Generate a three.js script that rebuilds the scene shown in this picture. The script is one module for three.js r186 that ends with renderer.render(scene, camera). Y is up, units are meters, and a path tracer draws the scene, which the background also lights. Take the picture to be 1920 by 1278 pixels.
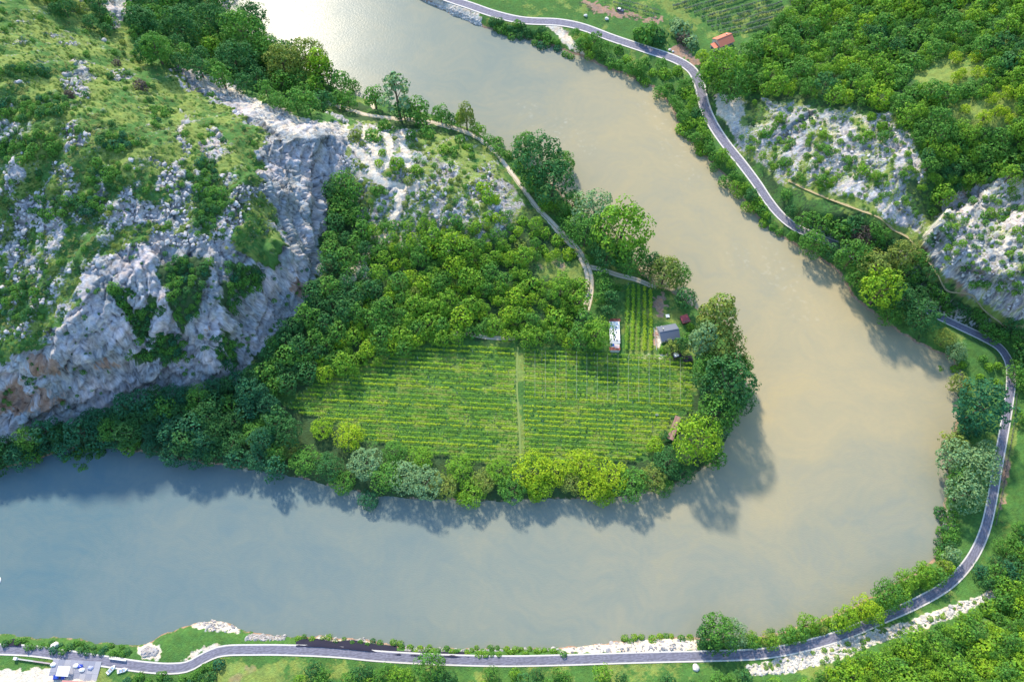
import * as THREE from 'three';
import { mergeGeometries } from 'three/addons/utils/BufferGeometryUtils.js';
import { createNoise2D, createNoise3D } from 'simplex-noise';

// ---------------------------------------------------------------- camera, sky, sun, exposure
const W = 1920, HGT = 1278;                       // the photograph's pixel frame, used to turn pixels into directions
const FOV = 46, PITCH = 62 * Math.PI / 180, CAM_Y = 332;
const scene = new THREE.Scene();
const camera = new THREE.PerspectiveCamera(FOV, W / HGT, 1, 12000);
camera.position.set(0, CAM_Y, 0);
camera.rotation.x = -PITCH;
scene.add(camera);

const SUN_EL = 39 * Math.PI / 180, SUN_H = new THREE.Vector2(-0.33, -0.944).normalize();
const sunDir = new THREE.Vector3(SUN_H.x * Math.cos(SUN_EL), Math.sin(SUN_EL), SUN_H.y * Math.cos(SUN_EL));
{ // a clear blue sky, paler to the horizon and round the sun
  const w = 512, h = 256, d = new Float32Array(w * h * 4), v = new THREE.Vector3();
  for (let j = 0; j < h; j++) for (let i = 0; i < w; i++) {
    const el = ((j + 0.5) / h - 0.5) * Math.PI, az = ((i + 0.5) / w - 0.5) * 2 * Math.PI;
    v.set(Math.cos(el) * Math.cos(az), Math.sin(el), Math.cos(el) * Math.sin(az));
    const up = Math.max(0, v.y), k = Math.pow(1 - up, 2.6), c = Math.max(0, v.dot(sunDir));
    const g = 0.5 * Math.pow(c, 6) + 1.2 * Math.pow(c, 40);
    const o = (j * w + i) * 4;
    d[o] = 0.24 + 0.50 * k + 0.40 * g; d[o + 1] = 0.45 + 0.46 * k + 0.36 * g; d[o + 2] = 0.84 + 0.26 * k + 0.26 * g; d[o + 3] = 1;
  }
  const t = new THREE.DataTexture(d, w, h, THREE.RGBAFormat, THREE.FloatType);
  t.mapping = THREE.EquirectangularReflectionMapping; t.magFilter = t.minFilter = THREE.LinearFilter; t.needsUpdate = true;
  scene.background = t; scene.environment = t;
}
const sun = new THREE.DirectionalLight(new THREE.Color(1, 0.89, 0.72), 4.3);
sun.position.copy(sunDir).multiplyScalar(900).add(new THREE.Vector3(0, 0, -220));
sun.target.position.set(0, 0, -220);
sun.castShadow = true; sun.shadow.radius = 8; sun.shadow.mapSize.set(4096, 4096);
Object.assign(sun.shadow.camera, { left: -450, right: 450, top: 400, bottom: -400, near: 10, far: 2200 });
scene.add(sun, sun.target);
const renderer = new THREE.WebGLRenderer({ antialias: true });
renderer.toneMapping = THREE.LinearToneMapping;
renderer.toneMappingExposure = 1.48;
renderer.shadowMap.enabled = true;
renderer.setSize(1024, 681);

// ---------------------------------------------------------------- helpers
function rng(seed) { let a = seed >>> 0; return () => { a = (a + 0x6D2B79F5) | 0; let t = Math.imul(a ^ (a >>> 15), 1 | a); t = (t + Math.imul(t ^ (t >>> 7), 61 | t)) ^ t; return ((t ^ (t >>> 14)) >>> 0) / 4294967296; }; }
const n2 = createNoise2D(rng(11)), n2b = createNoise2D(rng(12)), n3 = createNoise3D(rng(13));
const clamp = (x, a = 0, b = 1) => Math.min(b, Math.max(a, x));
const sstep = (a, b, x) => { const t = clamp((x - a) / (b - a)); return t * t * (3 - 2 * t); };
const lerp = (a, b, t) => a + (b - a) * t;
const fbm = (x, y, o = 4, f = n2) => { let s = 0, a = 0.5, q = 1; for (let i = 0; i < o; i++) { s += a * f(x * q, y * q); a *= 0.5; q *= 2.03; } return s; };
const ridge = (x, y, o = 4) => { let s = 0, a = 0.5, q = 1; for (let i = 0; i < o; i++) { s += a * (1 - Math.abs(n2b(x * q, y * q))); a *= 0.5; q *= 2.1; } return s; };

const FPX = (HGT / 2) / Math.tan(FOV * Math.PI / 360), SP = Math.sin(PITCH), CP = Math.cos(PITCH);
function ray(px, py) { const a = (px - W / 2) / FPX, b = (HGT / 2 - py) / FPX; return [a, -SP + b * CP, -CP - b * SP]; }
function unproj(px, py, y = 0) { const r = ray(px, py), t = (y - CAM_Y) / r[1]; return [r[0] * t, r[2] * t]; }     // where that line of sight meets height y
function proj(x, y, z) { const dy = y - CAM_Y, dep = -SP * dy - CP * z, u = CP * dy - SP * z; return [W / 2 + FPX * x / dep, HGT / 2 - FPX * u / dep, dep]; }
function inPoly(p, x, y) { let c = false; for (let i = 0, j = p.length - 1; i < p.length; j = i++) { const a = p[i], b = p[j]; if ((a[1] > y) !== (b[1] > y) && x < (b[0] - a[0]) * (y - a[1]) / (b[1] - a[1]) + a[0]) c = !c; } return c; }
function segDist(p, x, y, closed) { // [distance, length along]
  let best = 1e18, at = 0, run = 0;
  for (let i = 0; i < p.length - (closed ? 0 : 1); i++) {
    const a = p[i], b = p[(i + 1) % p.length], dx = b[0] - a[0], dy = b[1] - a[1], L2 = dx * dx + dy * dy, L = Math.sqrt(L2);
    const t = clamp(((x - a[0]) * dx + (y - a[1]) * dy) / (L2 || 1)), ex = a[0] + t * dx - x, ey = a[1] + t * dy - y, q = ex * ex + ey * ey;
    if (q < best) { best = q; at = run + t * L; }
    run += L;
  }
  return [Math.sqrt(best), at];
}
function tps(pts) { // thin plate spline through [x, z, h]
  const n = pts.length, m = n + 3, A = [], K = 0.01, phi = (r2) => r2 < 1e-12 ? 0 : 0.5 * r2 * Math.log(r2);
  for (let i = 0; i < m; i++) A.push(new Float64Array(m + 1));
  for (let i = 0; i < n; i++) {
    const [x, z, h] = pts[i];
    for (let j = 0; j < n; j++) A[i][j] = phi(((x - pts[j][0]) * K) ** 2 + ((z - pts[j][1]) * K) ** 2);
    A[i][i] += 0.002; A[i][n] = A[n][i] = 1; A[i][n + 1] = A[n + 1][i] = x * K; A[i][n + 2] = A[n + 2][i] = z * K; A[i][m] = h;
  }
  for (let i = 0; i < m; i++) {
    let p = i; for (let r = i + 1; r < m; r++) if (Math.abs(A[r][i]) > Math.abs(A[p][i])) p = r;
    [A[i], A[p]] = [A[p], A[i]];
    for (let r = i + 1; r < m; r++) { const f = A[r][i] / A[i][i]; if (f) for (let c = i; c <= m; c++) A[r][c] -= f * A[i][c]; }
  }
  const w = new Float64Array(m);
  for (let i = m - 1; i >= 0; i--) { let s = A[i][m]; for (let c = i + 1; c < m; c++) s -= A[i][c] * w[c]; w[i] = s / A[i][i]; }
  return (x, z) => { let s = w[n] + w[n + 1] * x * K + w[n + 2] * z * K; for (let j = 0; j < n; j++) { const dx = (x - pts[j][0]) * K, dz = (z - pts[j][1]) * K, r2 = dx * dx + dz * dz; if (r2 > 1e-12) s += w[j] * 0.5 * r2 * Math.log(r2); } return s; };
}
const taken = {};
function numbered(name) { const k = taken[name] = (taken[name] ?? -1) + 1; return k ? `${name}_${String(k).padStart(3, '0')}` : name; }
function shadows(o) { o.traverse((c) => { if (c.isMesh) { c.castShadow = true; c.receiveShadow = true; } }); return o; }
function tag(o, label, category, group, kind) { if (label) o.userData.label = label; if (category) o.userData.category = category; if (group) o.userData.group = group; if (kind) o.userData.kind = kind; return o; }
function mesh(name, g, m, parent) { const o = new THREE.Mesh(g, m); o.name = parent ? name : numbered(name); o.castShadow = o.receiveShadow = true; (parent || scene).add(o); return o; }
function structure(name, g, m) { return tag(mesh(name, g, m), null, null, null, 'structure'); }
function thing(name, label, category, [x, y, z] = [0, 0, 0], turn = 0, group) { const o = new THREE.Group(); o.name = numbered(name); o.position.set(x, y, z); o.rotation.y = turn; scene.add(o); return tag(o, label, category, group); }
const std = (r, g, b, rough = 0.9, more = {}) => { const m = new THREE.MeshStandardMaterial({ roughness: rough, ...more }); m.color.setRGB(r, g, b); return m; };
function dataTex(w, h, fill, srgb, wrap = THREE.RepeatWrapping) { // fill(i, j) -> [r, g, b] 0..255
  const d = new Uint8Array(w * h * 4);
  for (let j = 0; j < h; j++) for (let i = 0; i < w; i++) { const c = fill(i, j), o = (j * w + i) * 4; d[o] = c[0]; d[o + 1] = c[1]; d[o + 2] = c[2]; d[o + 3] = 255; }
  const t = new THREE.DataTexture(d, w, h); t.magFilter = t.minFilter = THREE.LinearFilter; t.wrapS = t.wrapT = wrap;
  if (srgb) t.colorSpace = THREE.SRGBColorSpace;
  t.needsUpdate = true; return t;
}
const toS = (c) => 255 * (c <= 0.0031308 ? c * 12.92 : 1.055 * Math.pow(c, 1 / 2.4) - 0.055);

// ---------------------------------------------------------------- the lie of the land (pixel outlines turned into ground positions)
const P = (list, y) => list.map(([a, b]) => unproj(a, b, y));
const outerBank = [[640, -130], [790, 0], [830, 20], [870, 38], [905, 52], [940, 62], [985, 72], [1030, 86], [1060, 98], [1100, 112], [1140, 130], [1180, 144], [1220, 163], [1246, 184], [1260, 208], [1272, 240], [1296, 272], [1335, 308], [1380, 352], [1400, 385], [1428, 418], [1480, 455], [1535, 482], [1575, 515], [1598, 556], [1640, 590], [1690, 628], [1740, 655], [1784, 672], [1800, 700], [1794, 760], [1786, 820], [1778, 880], [1768, 950], [1762, 1020], [1750, 1050], [1700, 1080], [1650, 1108], [1600, 1132], [1570, 1150], [1520, 1168], [1460, 1186], [1400, 1192], [1310, 1194], [1250, 1192], [1150, 1202], [1050, 1212], [950, 1215], [850, 1213], [760, 1213], [680, 1197], [600, 1191], [540, 1192], [450, 1180], [430, 1166], [400, 1158], [350, 1172], [300, 1185], [280, 1206], [230, 1209], [150, 1198], [60, 1192], [0, 1187], [-300, 1175]];
const innerBank = [[-300, 930], [0, 882], [60, 862], [150, 836], [250, 846], [340, 862], [430, 876], [500, 884], [560, 898], [640, 916], [700, 930], [760, 936], [830, 938], [900, 940], [1000, 937], [1080, 936], [1150, 936], [1220, 922], [1280, 904], [1320, 882], [1350, 846], [1376, 800], [1390, 750], [1390, 700], [1382, 655], [1376, 620], [1362, 600], [1330, 590], [1300, 572], [1270, 548], [1235, 534], [1205, 512], [1190, 480], [1170, 455], [1120, 425], [1085, 400], [1060, 370], [1030, 340], [985, 310], [930, 270], [890, 246], [840, 228], [780, 212], [710, 196], [655, 178], [620, 160], [600, 140], [560, 122], [510, 98], [480, 80], [450, 50], [425, 25], [405, 0], [330, -130]];
const river = [...P(outerBank, 0), ...P(innerBank, 0)];
const pathPx = [[700, -60], [790, -22], [850, 0], [880, 10], [930, 27], [980, 38], [1050, 42], [1090, 50], [1150, 72], [1210, 92], [1270, 113], [1298, 132], [1312, 160], [1320, 195], [1335, 230], [1360, 268], [1390, 305], [1420, 345], [1440, 375], [1465, 405], [1490, 425], [1515, 437], [1545, 450], [1580, 464], [1620, 494], [1672, 535], [1720, 570], [1765, 595], [1800, 612], [1840, 631], [1875, 652], [1892, 678], [1896, 712], [1891, 760], [1881, 820], [1870, 880], [1860, 940], [1845, 1000], [1820, 1050], [1780, 1094], [1720, 1130], [1650, 1161], [1580, 1190], [1500, 1213], [1430, 1225], [1350, 1229], [1260, 1231], [1150, 1234], [1060, 1237], [950, 1239], [850, 1237], [780, 1234], [700, 1229], [640, 1223], [560, 1219], [480, 1218], [412, 1221], [384, 1232], [352, 1249], [320, 1253], [270, 1250], [200, 1240], [120, 1228], [60, 1220], [0, 1217], [-250, 1212]];
const PATH_Y = 4;
const smoothLine = (pts, step) => { const c = new THREE.CatmullRomCurve3(pts.map(([x, z]) => new THREE.Vector3(x, 0, z)), false, 'centripetal'); return c.getSpacedPoints(Math.ceil(c.getLength() / step)).map((p) => [p.x, p.z]); };
const bikePath = smoothLine(P(pathPx, PATH_Y), 2.5), bikePathRough = smoothLine(P(pathPx, PATH_Y), 8);

const at = (px, py, h) => [...unproj(px, py, h), h];
const lowPts = [
  // flat ground by the river
  [560, 740, 4], [700, 700, 4], [830, 640, 4.5], [980, 650, 4], [1150, 680, 4], [1290, 690, 4], [1250, 830, 4], [1000, 860, 4], [800, 850, 4], [650, 800, 4], [1190, 560, 4], [1250, 600, 4], [1340, 700, 3.5],
  [430, 800, 5], [250, 800, 6], [80, 840, 5], [-150, 860, 6], [500, 700, 6], [560, 650, 7], [640, 640, 6], [1100, 500, 5], [1050, 560, 5], [900, 600, 5], [760, 620, 5.5],
  [-200, 1230, 4], [0, 1230, 4], [200, 1250, 4], [400, 1260, 4.5], [600, 1240, 4], [800, 1250, 4], [1000, 1250, 4.2], [1200, 1250, 4.5], [1400, 1255, 5], [0, 1300, 5], [400, 1320, 6], [800, 1320, 7], [1200, 1320, 8],
  [1300, 1205, 3.6], [1100, 1215, 3.6], [350, 1200, 3.4], [600, 1205, 3.4],
  [1500, 1235, 5], [1650, 1175, 4.3], [1780, 1110, 4.2], [1870, 1000, 4], [1880, 850, 4], [1900, 720, 4.2], [1830, 700, 3.6], [1830, 900, 3.6], [1790, 1030, 3.6], [1700, 1100, 3.6], [1450, 1200, 3.6],
  [1600, 1278, 10], [1750, 1220, 10], [1870, 1120, 8], [1920, 1278, 24], [1920, 1160, 14], [1920, 1000, 6], [1920, 800, 5.5], [2050, 1000, 14], [2050, 1250, 34], [1750, 1340, 18],
  // the small hill on the spit
  [640, 262, 26], [700, 330, 21], [760, 300, 20], [820, 300, 18], [880, 290, 13], [800, 360, 21], [870, 350, 18], [940, 370, 13], [960, 420, 11], [880, 430, 14], [760, 400, 15], [720, 440, 10], [640, 400, 9], [640, 480, 8.5], [820, 480, 9], [920, 490, 7.5], [1020, 460, 6.5], [1030, 400, 6],
  [600, 190, 10], [690, 217, 12], [780, 225, 10], [880, 252, 7], [945, 310, 7], [1005, 390, 5.5], [1075, 460, 5], [700, 245, 17], [800, 255, 13], [560, 160, 8], [480, 150, 14], [400, 90, 16], [300, 40, 22], [230, 0, 26], [430, 30, 7], [520, 110, 6],
  // the slope across the river
  [870, 15, 4], [960, 25, 4], [1090, 40, 4], [1210, 80, 4.2], [1300, 115, 4.6], [1100, 0, 6], [1250, 0, 8], [1400, 0, 11], [1300, 50, 6.5], [1450, 50, 11], [1340, 90, 7.5], [1360, 150, 9], [1345, 210, 6], [1400, 250, 10], [1450, 150, 16], [1600, 200, 29], [1600, 50, 25], [1750, 100, 40], [1900, 0, 54], [1900, 150, 57], [1900, 300, 44], [1750, 300, 37], [1620, 330, 26], [1500, 330, 14], [1420, 320, 6], [1480, 390, 7], [1560, 420, 12], [1650, 420, 23], [1750, 400, 25], [1900, 400, 30], [1860, 470, 21], [2050, 300, 72], [2050, 0, 74],
  [1600, 470, 5], [1680, 520, 6], [1760, 578, 5.5], [1850, 625, 5.5], [1660, 440, 15], [1700, 470, 16], [1740, 520, 17], [1800, 560, 16], [1870, 610, 14], [1920, 640, 13], [1920, 560, 20], [1820, 500, 18], [2060, 600, 30],
  [900, -150, 8], [1400, -150, 18], [1900, -150, 60], [500, -150, 8], [200, -150, 30],
].map((p) => at(...p));
const hillPts = [
  [600, 250, 32], [520, 225, 33], [560, 300, 39], [605, 330, 37], [480, 290, 48], [400, 180, 38], [340, 135, 40], [300, 200, 54], [250, 90, 46], [150, 40, 58], [0, 0, 80], [0, 100, 88], [100, 200, 82], [200, 300, 72], [0, 300, 78], [350, 330, 60], [450, 380, 51], [540, 420, 43], [590, 450, 38], [300, 420, 56], [150, 430, 62], [0, 450, 61], [420, 500, 44], [520, 500, 38], [330, 500, 50], [200, 490, 57], [100, 560, 51], [0, 600, 48], [200, 600, 47], [330, 590, 42], [430, 590, 36], [520, 560, 31], [450, 660, 24], [300, 680, 26], [150, 700, 36], [0, 720, 34], [-200, 0, 104], [-200, 300, 84], [-200, 550, 52], [-250, 700, 36], [-450, 300, 90], [200, -100, 50], [0, -150, 82],
].map((p) => at(...p));
const low = tps(lowPts), hill = tps(hillPts);
// outline of the mountain at its foot: cliff side first, then the gentle north side, then far out of view
const footPx = [[-300, 860], [-100, 838], [0, 826, 5], [60, 815], [130, 790], [200, 762], [270, 738], [350, 727], [430, 716], [470, 668], [500, 630], [560, 560], [602, 516], [612, 470], [616, 410], [612, 362], [640, 335], [665, 300], [660, 262], [600, 225], [500, 195], [440, 160], [380, 135], [320, 105], [250, 80], [215, 45], [200, 0], [150, -150], [-400, -300]];
const foot = [...footPx.map(([a, b]) => unproj(a, b, 9)), [-900, -500], [-900, -150]];
// the limestone wall over the upper footpath on the far slope
const crag = [[1725, 462], [1742, 490], [1768, 522], [1795, 545], [1830, 556], [1870, 575], [1895, 596], [1930, 600], [2100, 640], [2100, 300], [1900, 330], [1800, 380], [1745, 425]].map(([a, b]) => unproj(a, b, 20));

const bed = (x, h, z) => n2((x * 0.8 + z * 0.6) * 0.022 + 3, (z * 0.8 - x * 0.6) * 0.19 + h * 0.05) + 0.6 * n2b((x * 0.8 + z * 0.6) * 0.05, (z * 0.8 - x * 0.6) * 0.42 + h * 0.12);
const X0 = -420, X1 = 420, Z0 = -490, Z1 = 30, STEP = 1.05;
const NX = Math.round((X1 - X0) / STEP) + 1, NZ = Math.round((Z1 - Z0) / STEP) + 1;
const HG = new Float32Array(NX * NZ), SD = new Float32Array(NX * NZ), PD = new Float32Array(NX * NZ);
{ // coarse distance fields, then the heights
  const C = 4, cx = Math.ceil((NX - 1) / C) + 1, cz = Math.ceil((NZ - 1) / C) + 1;
  const f = { low: new Float32Array(cx * cz), hill: new Float32Array(cx * cz), riv: new Float32Array(cx * cz), foot: new Float32Array(cx * cz), crag: new Float32Array(cx * cz), front: new Float32Array(cx * cz), path: new Float32Array(cx * cz) };
  for (let j = 0; j < cz; j++) for (let i = 0; i < cx; i++) {
    const x = X0 + i * C * STEP, z = Z0 + j * C * STEP, k = j * cx + i;
    f.low[k] = low(x, z); f.hill[k] = hill(x, z);
    f.riv[k] = segDist(river, x, z, true)[0] * (inPoly(river, x, z) ? -1 : 1);
    f.foot[k] = segDist(foot, x, z, true)[0] * (inPoly(foot, x, z) ? 1 : -1);
    f.crag[k] = segDist(crag, x, z, true)[0] * (inPoly(crag, x, z) ? 1 : -1);
    f.front[k] = segDist(crag.slice(0, 9), x, z)[0];
    f.path[k] = segDist(bikePathRough, x, z)[0];
  }
  const get = (a, i, j) => { const u = i / C, v = j / C, i0 = Math.min(cx - 2, Math.floor(u)), j0 = Math.min(cz - 2, Math.floor(v)), s = u - i0, t = v - j0, k = j0 * cx + i0; return lerp(lerp(a[k], a[k + 1], s), lerp(a[k + cx], a[k + cx + 1], s), t); };
  for (let j = 0; j < NZ; j++) for (let i = 0; i < NX; i++) {
    const x = X0 + i * STEP, z = Z0 + j * STEP, k = j * NX + i;
    let h = Math.max(2.6, get(f.low, i, j));
    const fd0 = get(f.foot, i, j), wob = 3.2 * fbm(x * 0.035, z * 0.035, 3), fd = fd0 + (fd0 > -6 ? wob : 0), rd = get(f.riv, i, j);
    if (fd > 0) { // the mountain: its top surface, cut by steep faces rising from the foot in uneven steps
      const top = get(f.hill, i, j);
      const steep = 1.75 + 0.9 * n2(x * 0.018 + 5, z * 0.018), f2 = fd + 2.2 * Math.abs(n2(x * 0.06, z * 0.06));
      let wall = h + steep * f2 * (0.55 + 0.45 * sstep(0, 10, fd));
      const c = clamp(0.5 + 0.5 * (wall - top) / 9); // smooth minimum
      let m = lerp(wall, top, c) - 9 * c * (1 - c) * 0.8;
      // gullies and ribs run down the slope
      const rough = sstep(2, 14, fd), dirx = x * 0.9 + z * 0.35, dirz = z * 0.5 - x * 0.25;
      m += rough * (6.5 * (ridge(dirx * 0.022, dirz * 0.012, 3) - 0.62) + 1.6 * (ridge(dirx * 0.075, dirz * 0.04, 3) - 0.62) + 0.7 * (ridge(x * 0.13, z * 0.09, 2) - 0.6) + 0.5 * n2(x * 0.21, z * 0.21) + 0.35 * n2b(x * 0.43, z * 0.43));
      const ter = 3.4, tt = m / ter, fl = Math.floor(tt), fr = tt - fl; // ledges
      m = lerp(m, (fl + sstep(0.25, 0.85, fr)) * ter, 0.55 * sstep(0.1, 0.6, 0.5 + n2b(x * 0.02, z * 0.02)));
      h = Math.max(h, m);
    }
    const cd = get(f.crag, i, j);
    if (cd > 0) { const fd2 = get(f.front, i, j) + 1.8 * n2(x * 0.09, z * 0.09); h += Math.min(15, Math.max(0, fd2) * 2.6) * sstep(62, 24, fd2) * sstep(0, 8, cd + (fd2 < 14 ? 8 : 0)) + (0.9 * n2(x * 0.16, z * 0.16) + 1.4 * (ridge(x * 0.09, z * 0.09, 2) - 0.6)) * sstep(0, 5, cd); }
    const slopeNoise = sstep(5, 12, h);
    h += slopeNoise * (fd > 0 ? 0 : 1) * (1.3 * fbm(x * 0.03, z * 0.03, 3) + 0.6 * fbm(x * 0.12 + 7, z * 0.12, 2)) + 0.12 * n2(x * 0.3, z * 0.3);
    const pd = get(f.path, i, j);
    h = lerp(PATH_Y, h, sstep(2.8, 8, pd));
    const s = rd + 1.3 * fbm(x * 0.11, z * 0.11, 3);
    h = s > 0 ? lerp(-0.4, h, sstep(-0.5, 4.5, s)) : -0.4 - 2.6 * sstep(0, 12, -s);
    HG[k] = h; SD[k] = rd; PD[k] = pd;
  }
}
function grid(a, x, z) { const u = clamp((x - X0) / STEP, 0, NX - 1.001), v = clamp((z - Z0) / STEP, 0, NZ - 1.001), i = Math.floor(u), j = Math.floor(v), s = u - i, t = v - j, k = j * NX + i; return lerp(lerp(a[k], a[k + 1], s), lerp(a[k + NX], a[k + NX + 1], s), t); }
const H = (x, z) => grid(HG, x, z);
function hit(px, py, off = 0) { // the ground point whose spot OFF metres above it is seen at that pixel
  const r = ray(px, py), L = Math.hypot(r[0], r[1], r[2]), d = [r[0] / L, r[1] / L, r[2] / L];
  let t0 = (150 - CAM_Y) / d[1], t = t0;
  for (; t < 1400; t += 1.5) { const x = d[0] * t, y = CAM_Y + d[1] * t, z = d[2] * t; if (y <= H(x, z) + off) break; }
  let a = t - 1.5, b = t;
  for (let k = 0; k < 12; k++) { const m = (a + b) / 2; if (CAM_Y + d[1] * m <= H(d[0] * m, d[2] * m) + off) b = m; else a = m; }
  return [d[0] * b, H(d[0] * b, d[2] * b), d[2] * b];
}
function slope(x, z) { const e = 1.6; return Math.hypot(H(x + e, z) - H(x - e, z), H(x, z + e) - H(x, z - e)) / (2 * e); }

// ---------------------------------------------------------------- what covers the ground: outlines in the photograph, kept as weights on a coarse pixel grid
const MC = 4, MX0 = -400, MY0 = -260, MW = (W + 800) / MC, MH = (HGT + 420) / MC;
const COVER = ['meadow', 'dry', 'rock', 'pale', 'wood', 'brown'];
const cover = COVER.map(() => new Float32Array(MW * MH));
function paint(poly, weights) {
  let x0 = 1e9, x1 = -1e9, y0 = 1e9, y1 = -1e9; for (const [a, b] of poly) { x0 = Math.min(x0, a); x1 = Math.max(x1, a); y0 = Math.min(y0, b); y1 = Math.max(y1, b); }
  for (let j = Math.max(0, Math.floor((y0 - MY0) / MC)); j <= Math.min(MH - 1, (y1 - MY0) / MC); j++) for (let i = Math.max(0, Math.floor((x0 - MX0) / MC)); i <= Math.min(MW - 1, (x1 - MX0) / MC); i++)
    if (inPoly(poly, MX0 + (i + 0.5) * MC, MY0 + (j + 0.5) * MC)) COVER.forEach((n, c) => { if (weights[n] !== undefined) cover[c][j * MW + i] = weights[n]; });
}
const disc = (x, y, rx, ry = rx) => Array.from({ length: 14 }, (_, k) => [x + rx * Math.cos(k * Math.PI / 7), y + ry * Math.sin(k * Math.PI / 7)]);
const band = (pts, w) => { const L = [], R = []; pts.forEach((p, i) => { const a = pts[Math.max(0, i - 1)], b = pts[Math.min(pts.length - 1, i + 1)], l = Math.hypot(b[0] - a[0], b[1] - a[1]) || 1, nx = -(b[1] - a[1]) / l * w, ny = (b[0] - a[0]) / l * w; L.push([p[0] + nx, p[1] + ny]); R.unshift([p[0] - nx, p[1] - ny]); }); return [...L, ...R]; };
const only = (o) => ({ meadow: 0, dry: 0, rock: 0, pale: 0, wood: 0, brown: 0, ...o });
paint([[-500, -400], [2500, -400], [2500, 1800], [-500, 1800]], only({ meadow: 0.55, dry: 0.3, wood: 0.2 }));
// mountain: grass with outcrops; then the bare faces
paint([[-500, -300], [210, -300], [215, 45], [260, 85], [340, 130], [470, 200], [520, 240], [480, 300], [540, 430], [500, 500], [420, 460], [250, 450], [150, 520], [80, 640], [-500, 660]], only({ meadow: 0.5, dry: 0.58, rock: 0.35, wood: 0.2 }));
paint([[-500, 380], [160, 360], [330, 330], [480, 330], [530, 430], [430, 455], [250, 455], [160, 520], [90, 640], [-500, 660]], only({ meadow: 0.52, dry: 0.4, rock: 0.45, wood: 0.34 }));
paint([[330, 130], [380, 138], [440, 163], [500, 203], [560, 218], [650, 232], [680, 262], [670, 300], [640, 332], [612, 362], [600, 500], [580, 560], [500, 640], [440, 722], [280, 745], [180, 775], [60, 825], [-500, 880], [-500, 660], [0, 690], [80, 650], [120, 600], [170, 510], [200, 480], [250, 450], [340, 440], [420, 455], [500, 505], [545, 470], [515, 400], [492, 330], [470, 285], [505, 262], [470, 222], [400, 190], [350, 160]], only({ rock: 0.92, dry: 0.26, wood: 0.3 }));
paint([[340, 128], [400, 140], [480, 185], [560, 218], [650, 232], [670, 250], [640, 262], [560, 262], [500, 240], [430, 195], [370, 165]], only({ rock: 0.72, pale: 0.66, dry: 0.25 }));
const gullies = [[[300, 488], [340, 482], [400, 486], [392, 520], [376, 548], [372, 590], [350, 615], [330, 600], [316, 560], [310, 520]], [[205, 540], [236, 556], [250, 585], [285, 570], [305, 560], [300, 590], [276, 606], [262, 640], [240, 615], [232, 585]], [[240, 666], [275, 650], [290, 620], [330, 625], [350, 640], [344, 668], [312, 682], [296, 668], [262, 672]], [[425, 495], [470, 500], [495, 515], [480, 545], [450, 560], [440, 590], [425, 570], [430, 530]], [[405, 630], [432, 640], [440, 665], [430, 690], [412, 684], [404, 660]], [[200, 530], [240, 540], [250, 555], [215, 550]], [[60, 815], [110, 790], [150, 805], [250, 790], [160, 890]]];
for (const g of gullies) paint(g, { rock: 0.3, wood: 0.72, meadow: 0.4 });
for (const [x, y, a, b] of [[90, 690, 50, 22], [60, 745, 70, 28], [200, 690, 30, 12], [560, 535, 30, 16], [390, 618, 14, 8], [20, 770, 40, 20]]) paint(disc(x, y, a, b), { brown: 1.02 });
for (const [x, y, a, b] of [[150, 150, 22, 36], [232, 142, 20, 12], [120, 75, 24, 10], [20, 250, 30, 24], [22, 330, 26, 40], [120, 335, 20, 34], [185, 345, 16, 40], [345, 245, 9, 40], [320, 300, 30, 14], [330, 350, 26, 40], [400, 275, 24, 30], [60, 400, 40, 40], [230, 390, 20, 30], [300, 400, 50, 24], [30, 470, 40, 20], [100, 440, 24, 30], [420, 420, 26, 30], [130, 250, 16, 30]]) paint(disc(x, y, a, b), { rock: 0.7 });
// the spit: small rocky hill, wood, vineyard, gardens
paint([[600, 180], [900, 250], [1000, 400], [1110, 500], [1105, 600], [1130, 650], [830, 640], [560, 740], [440, 720], [600, 520], [612, 360], [680, 250]], only({ wood: 0.6, meadow: 0.4, dry: 0.3 }));
paint([[660, 225], [860, 250], [930, 300], [985, 395], [960, 445], [880, 460], [720, 470], [660, 400], [612, 345], [660, 290]], only({ rock: 0.54, dry: 0.5, meadow: 0.36 }));
paint([[780, 240], [900, 265], [930, 300], [880, 330], [800, 290]], only({ rock: 0.42, dry: 0.6, meadow: 0.4 }));
paint([[1000, 480], [1095, 490], [1090, 520], [1010, 520]], only({ dry: 0.6, meadow: 0.4, brown: 0.4, pale: 0.35 }));
paint([[830, 632], [1150, 650], [1310, 665], [1310, 770], [1250, 860], [980, 872], [880, 872], [690, 830], [540, 760], [600, 708], [760, 650]], only({ meadow: 0.6, dry: 0.52, wood: 0.05 }));
paint([[520, 750], [640, 800], [700, 830], [1000, 880], [1230, 860], [1330, 700], [1400, 700], [1400, 900], [1200, 960], [500, 930], [0, 900], [-400, 930], [-400, 850], [60, 830], [440, 725]], only({ wood: 0.8, meadow: 0.35 }));
paint([[1160, 520], [1230, 530], [1300, 600], [1300, 672], [1160, 660]], only({ meadow: 0.6, dry: 0.55 }));
paint([[1228, 550], [1244, 552], [1250, 594], [1232, 598]], only({ brown: 0.95 }));
paint([[1165, 657], [1200, 664], [1260, 662], [1255, 672], [1200, 672]], only({ pale: 0.7, dry: 0.4 }));
paint([[1224, 612], [1242, 610], [1250, 640], [1232, 660]], only({ pale: 0.6, brown: 0.5 }));
paint(band([[972, 650], [970, 740], [974, 800], [976, 870]], 3), only({ dry: 0.8, meadow: 0.5 }));
paint([[196, -60], [242, -60], [245, 30], [216, 50], [203, 20]], only({ rock: 0.7, pale: 0.5 }));
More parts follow.
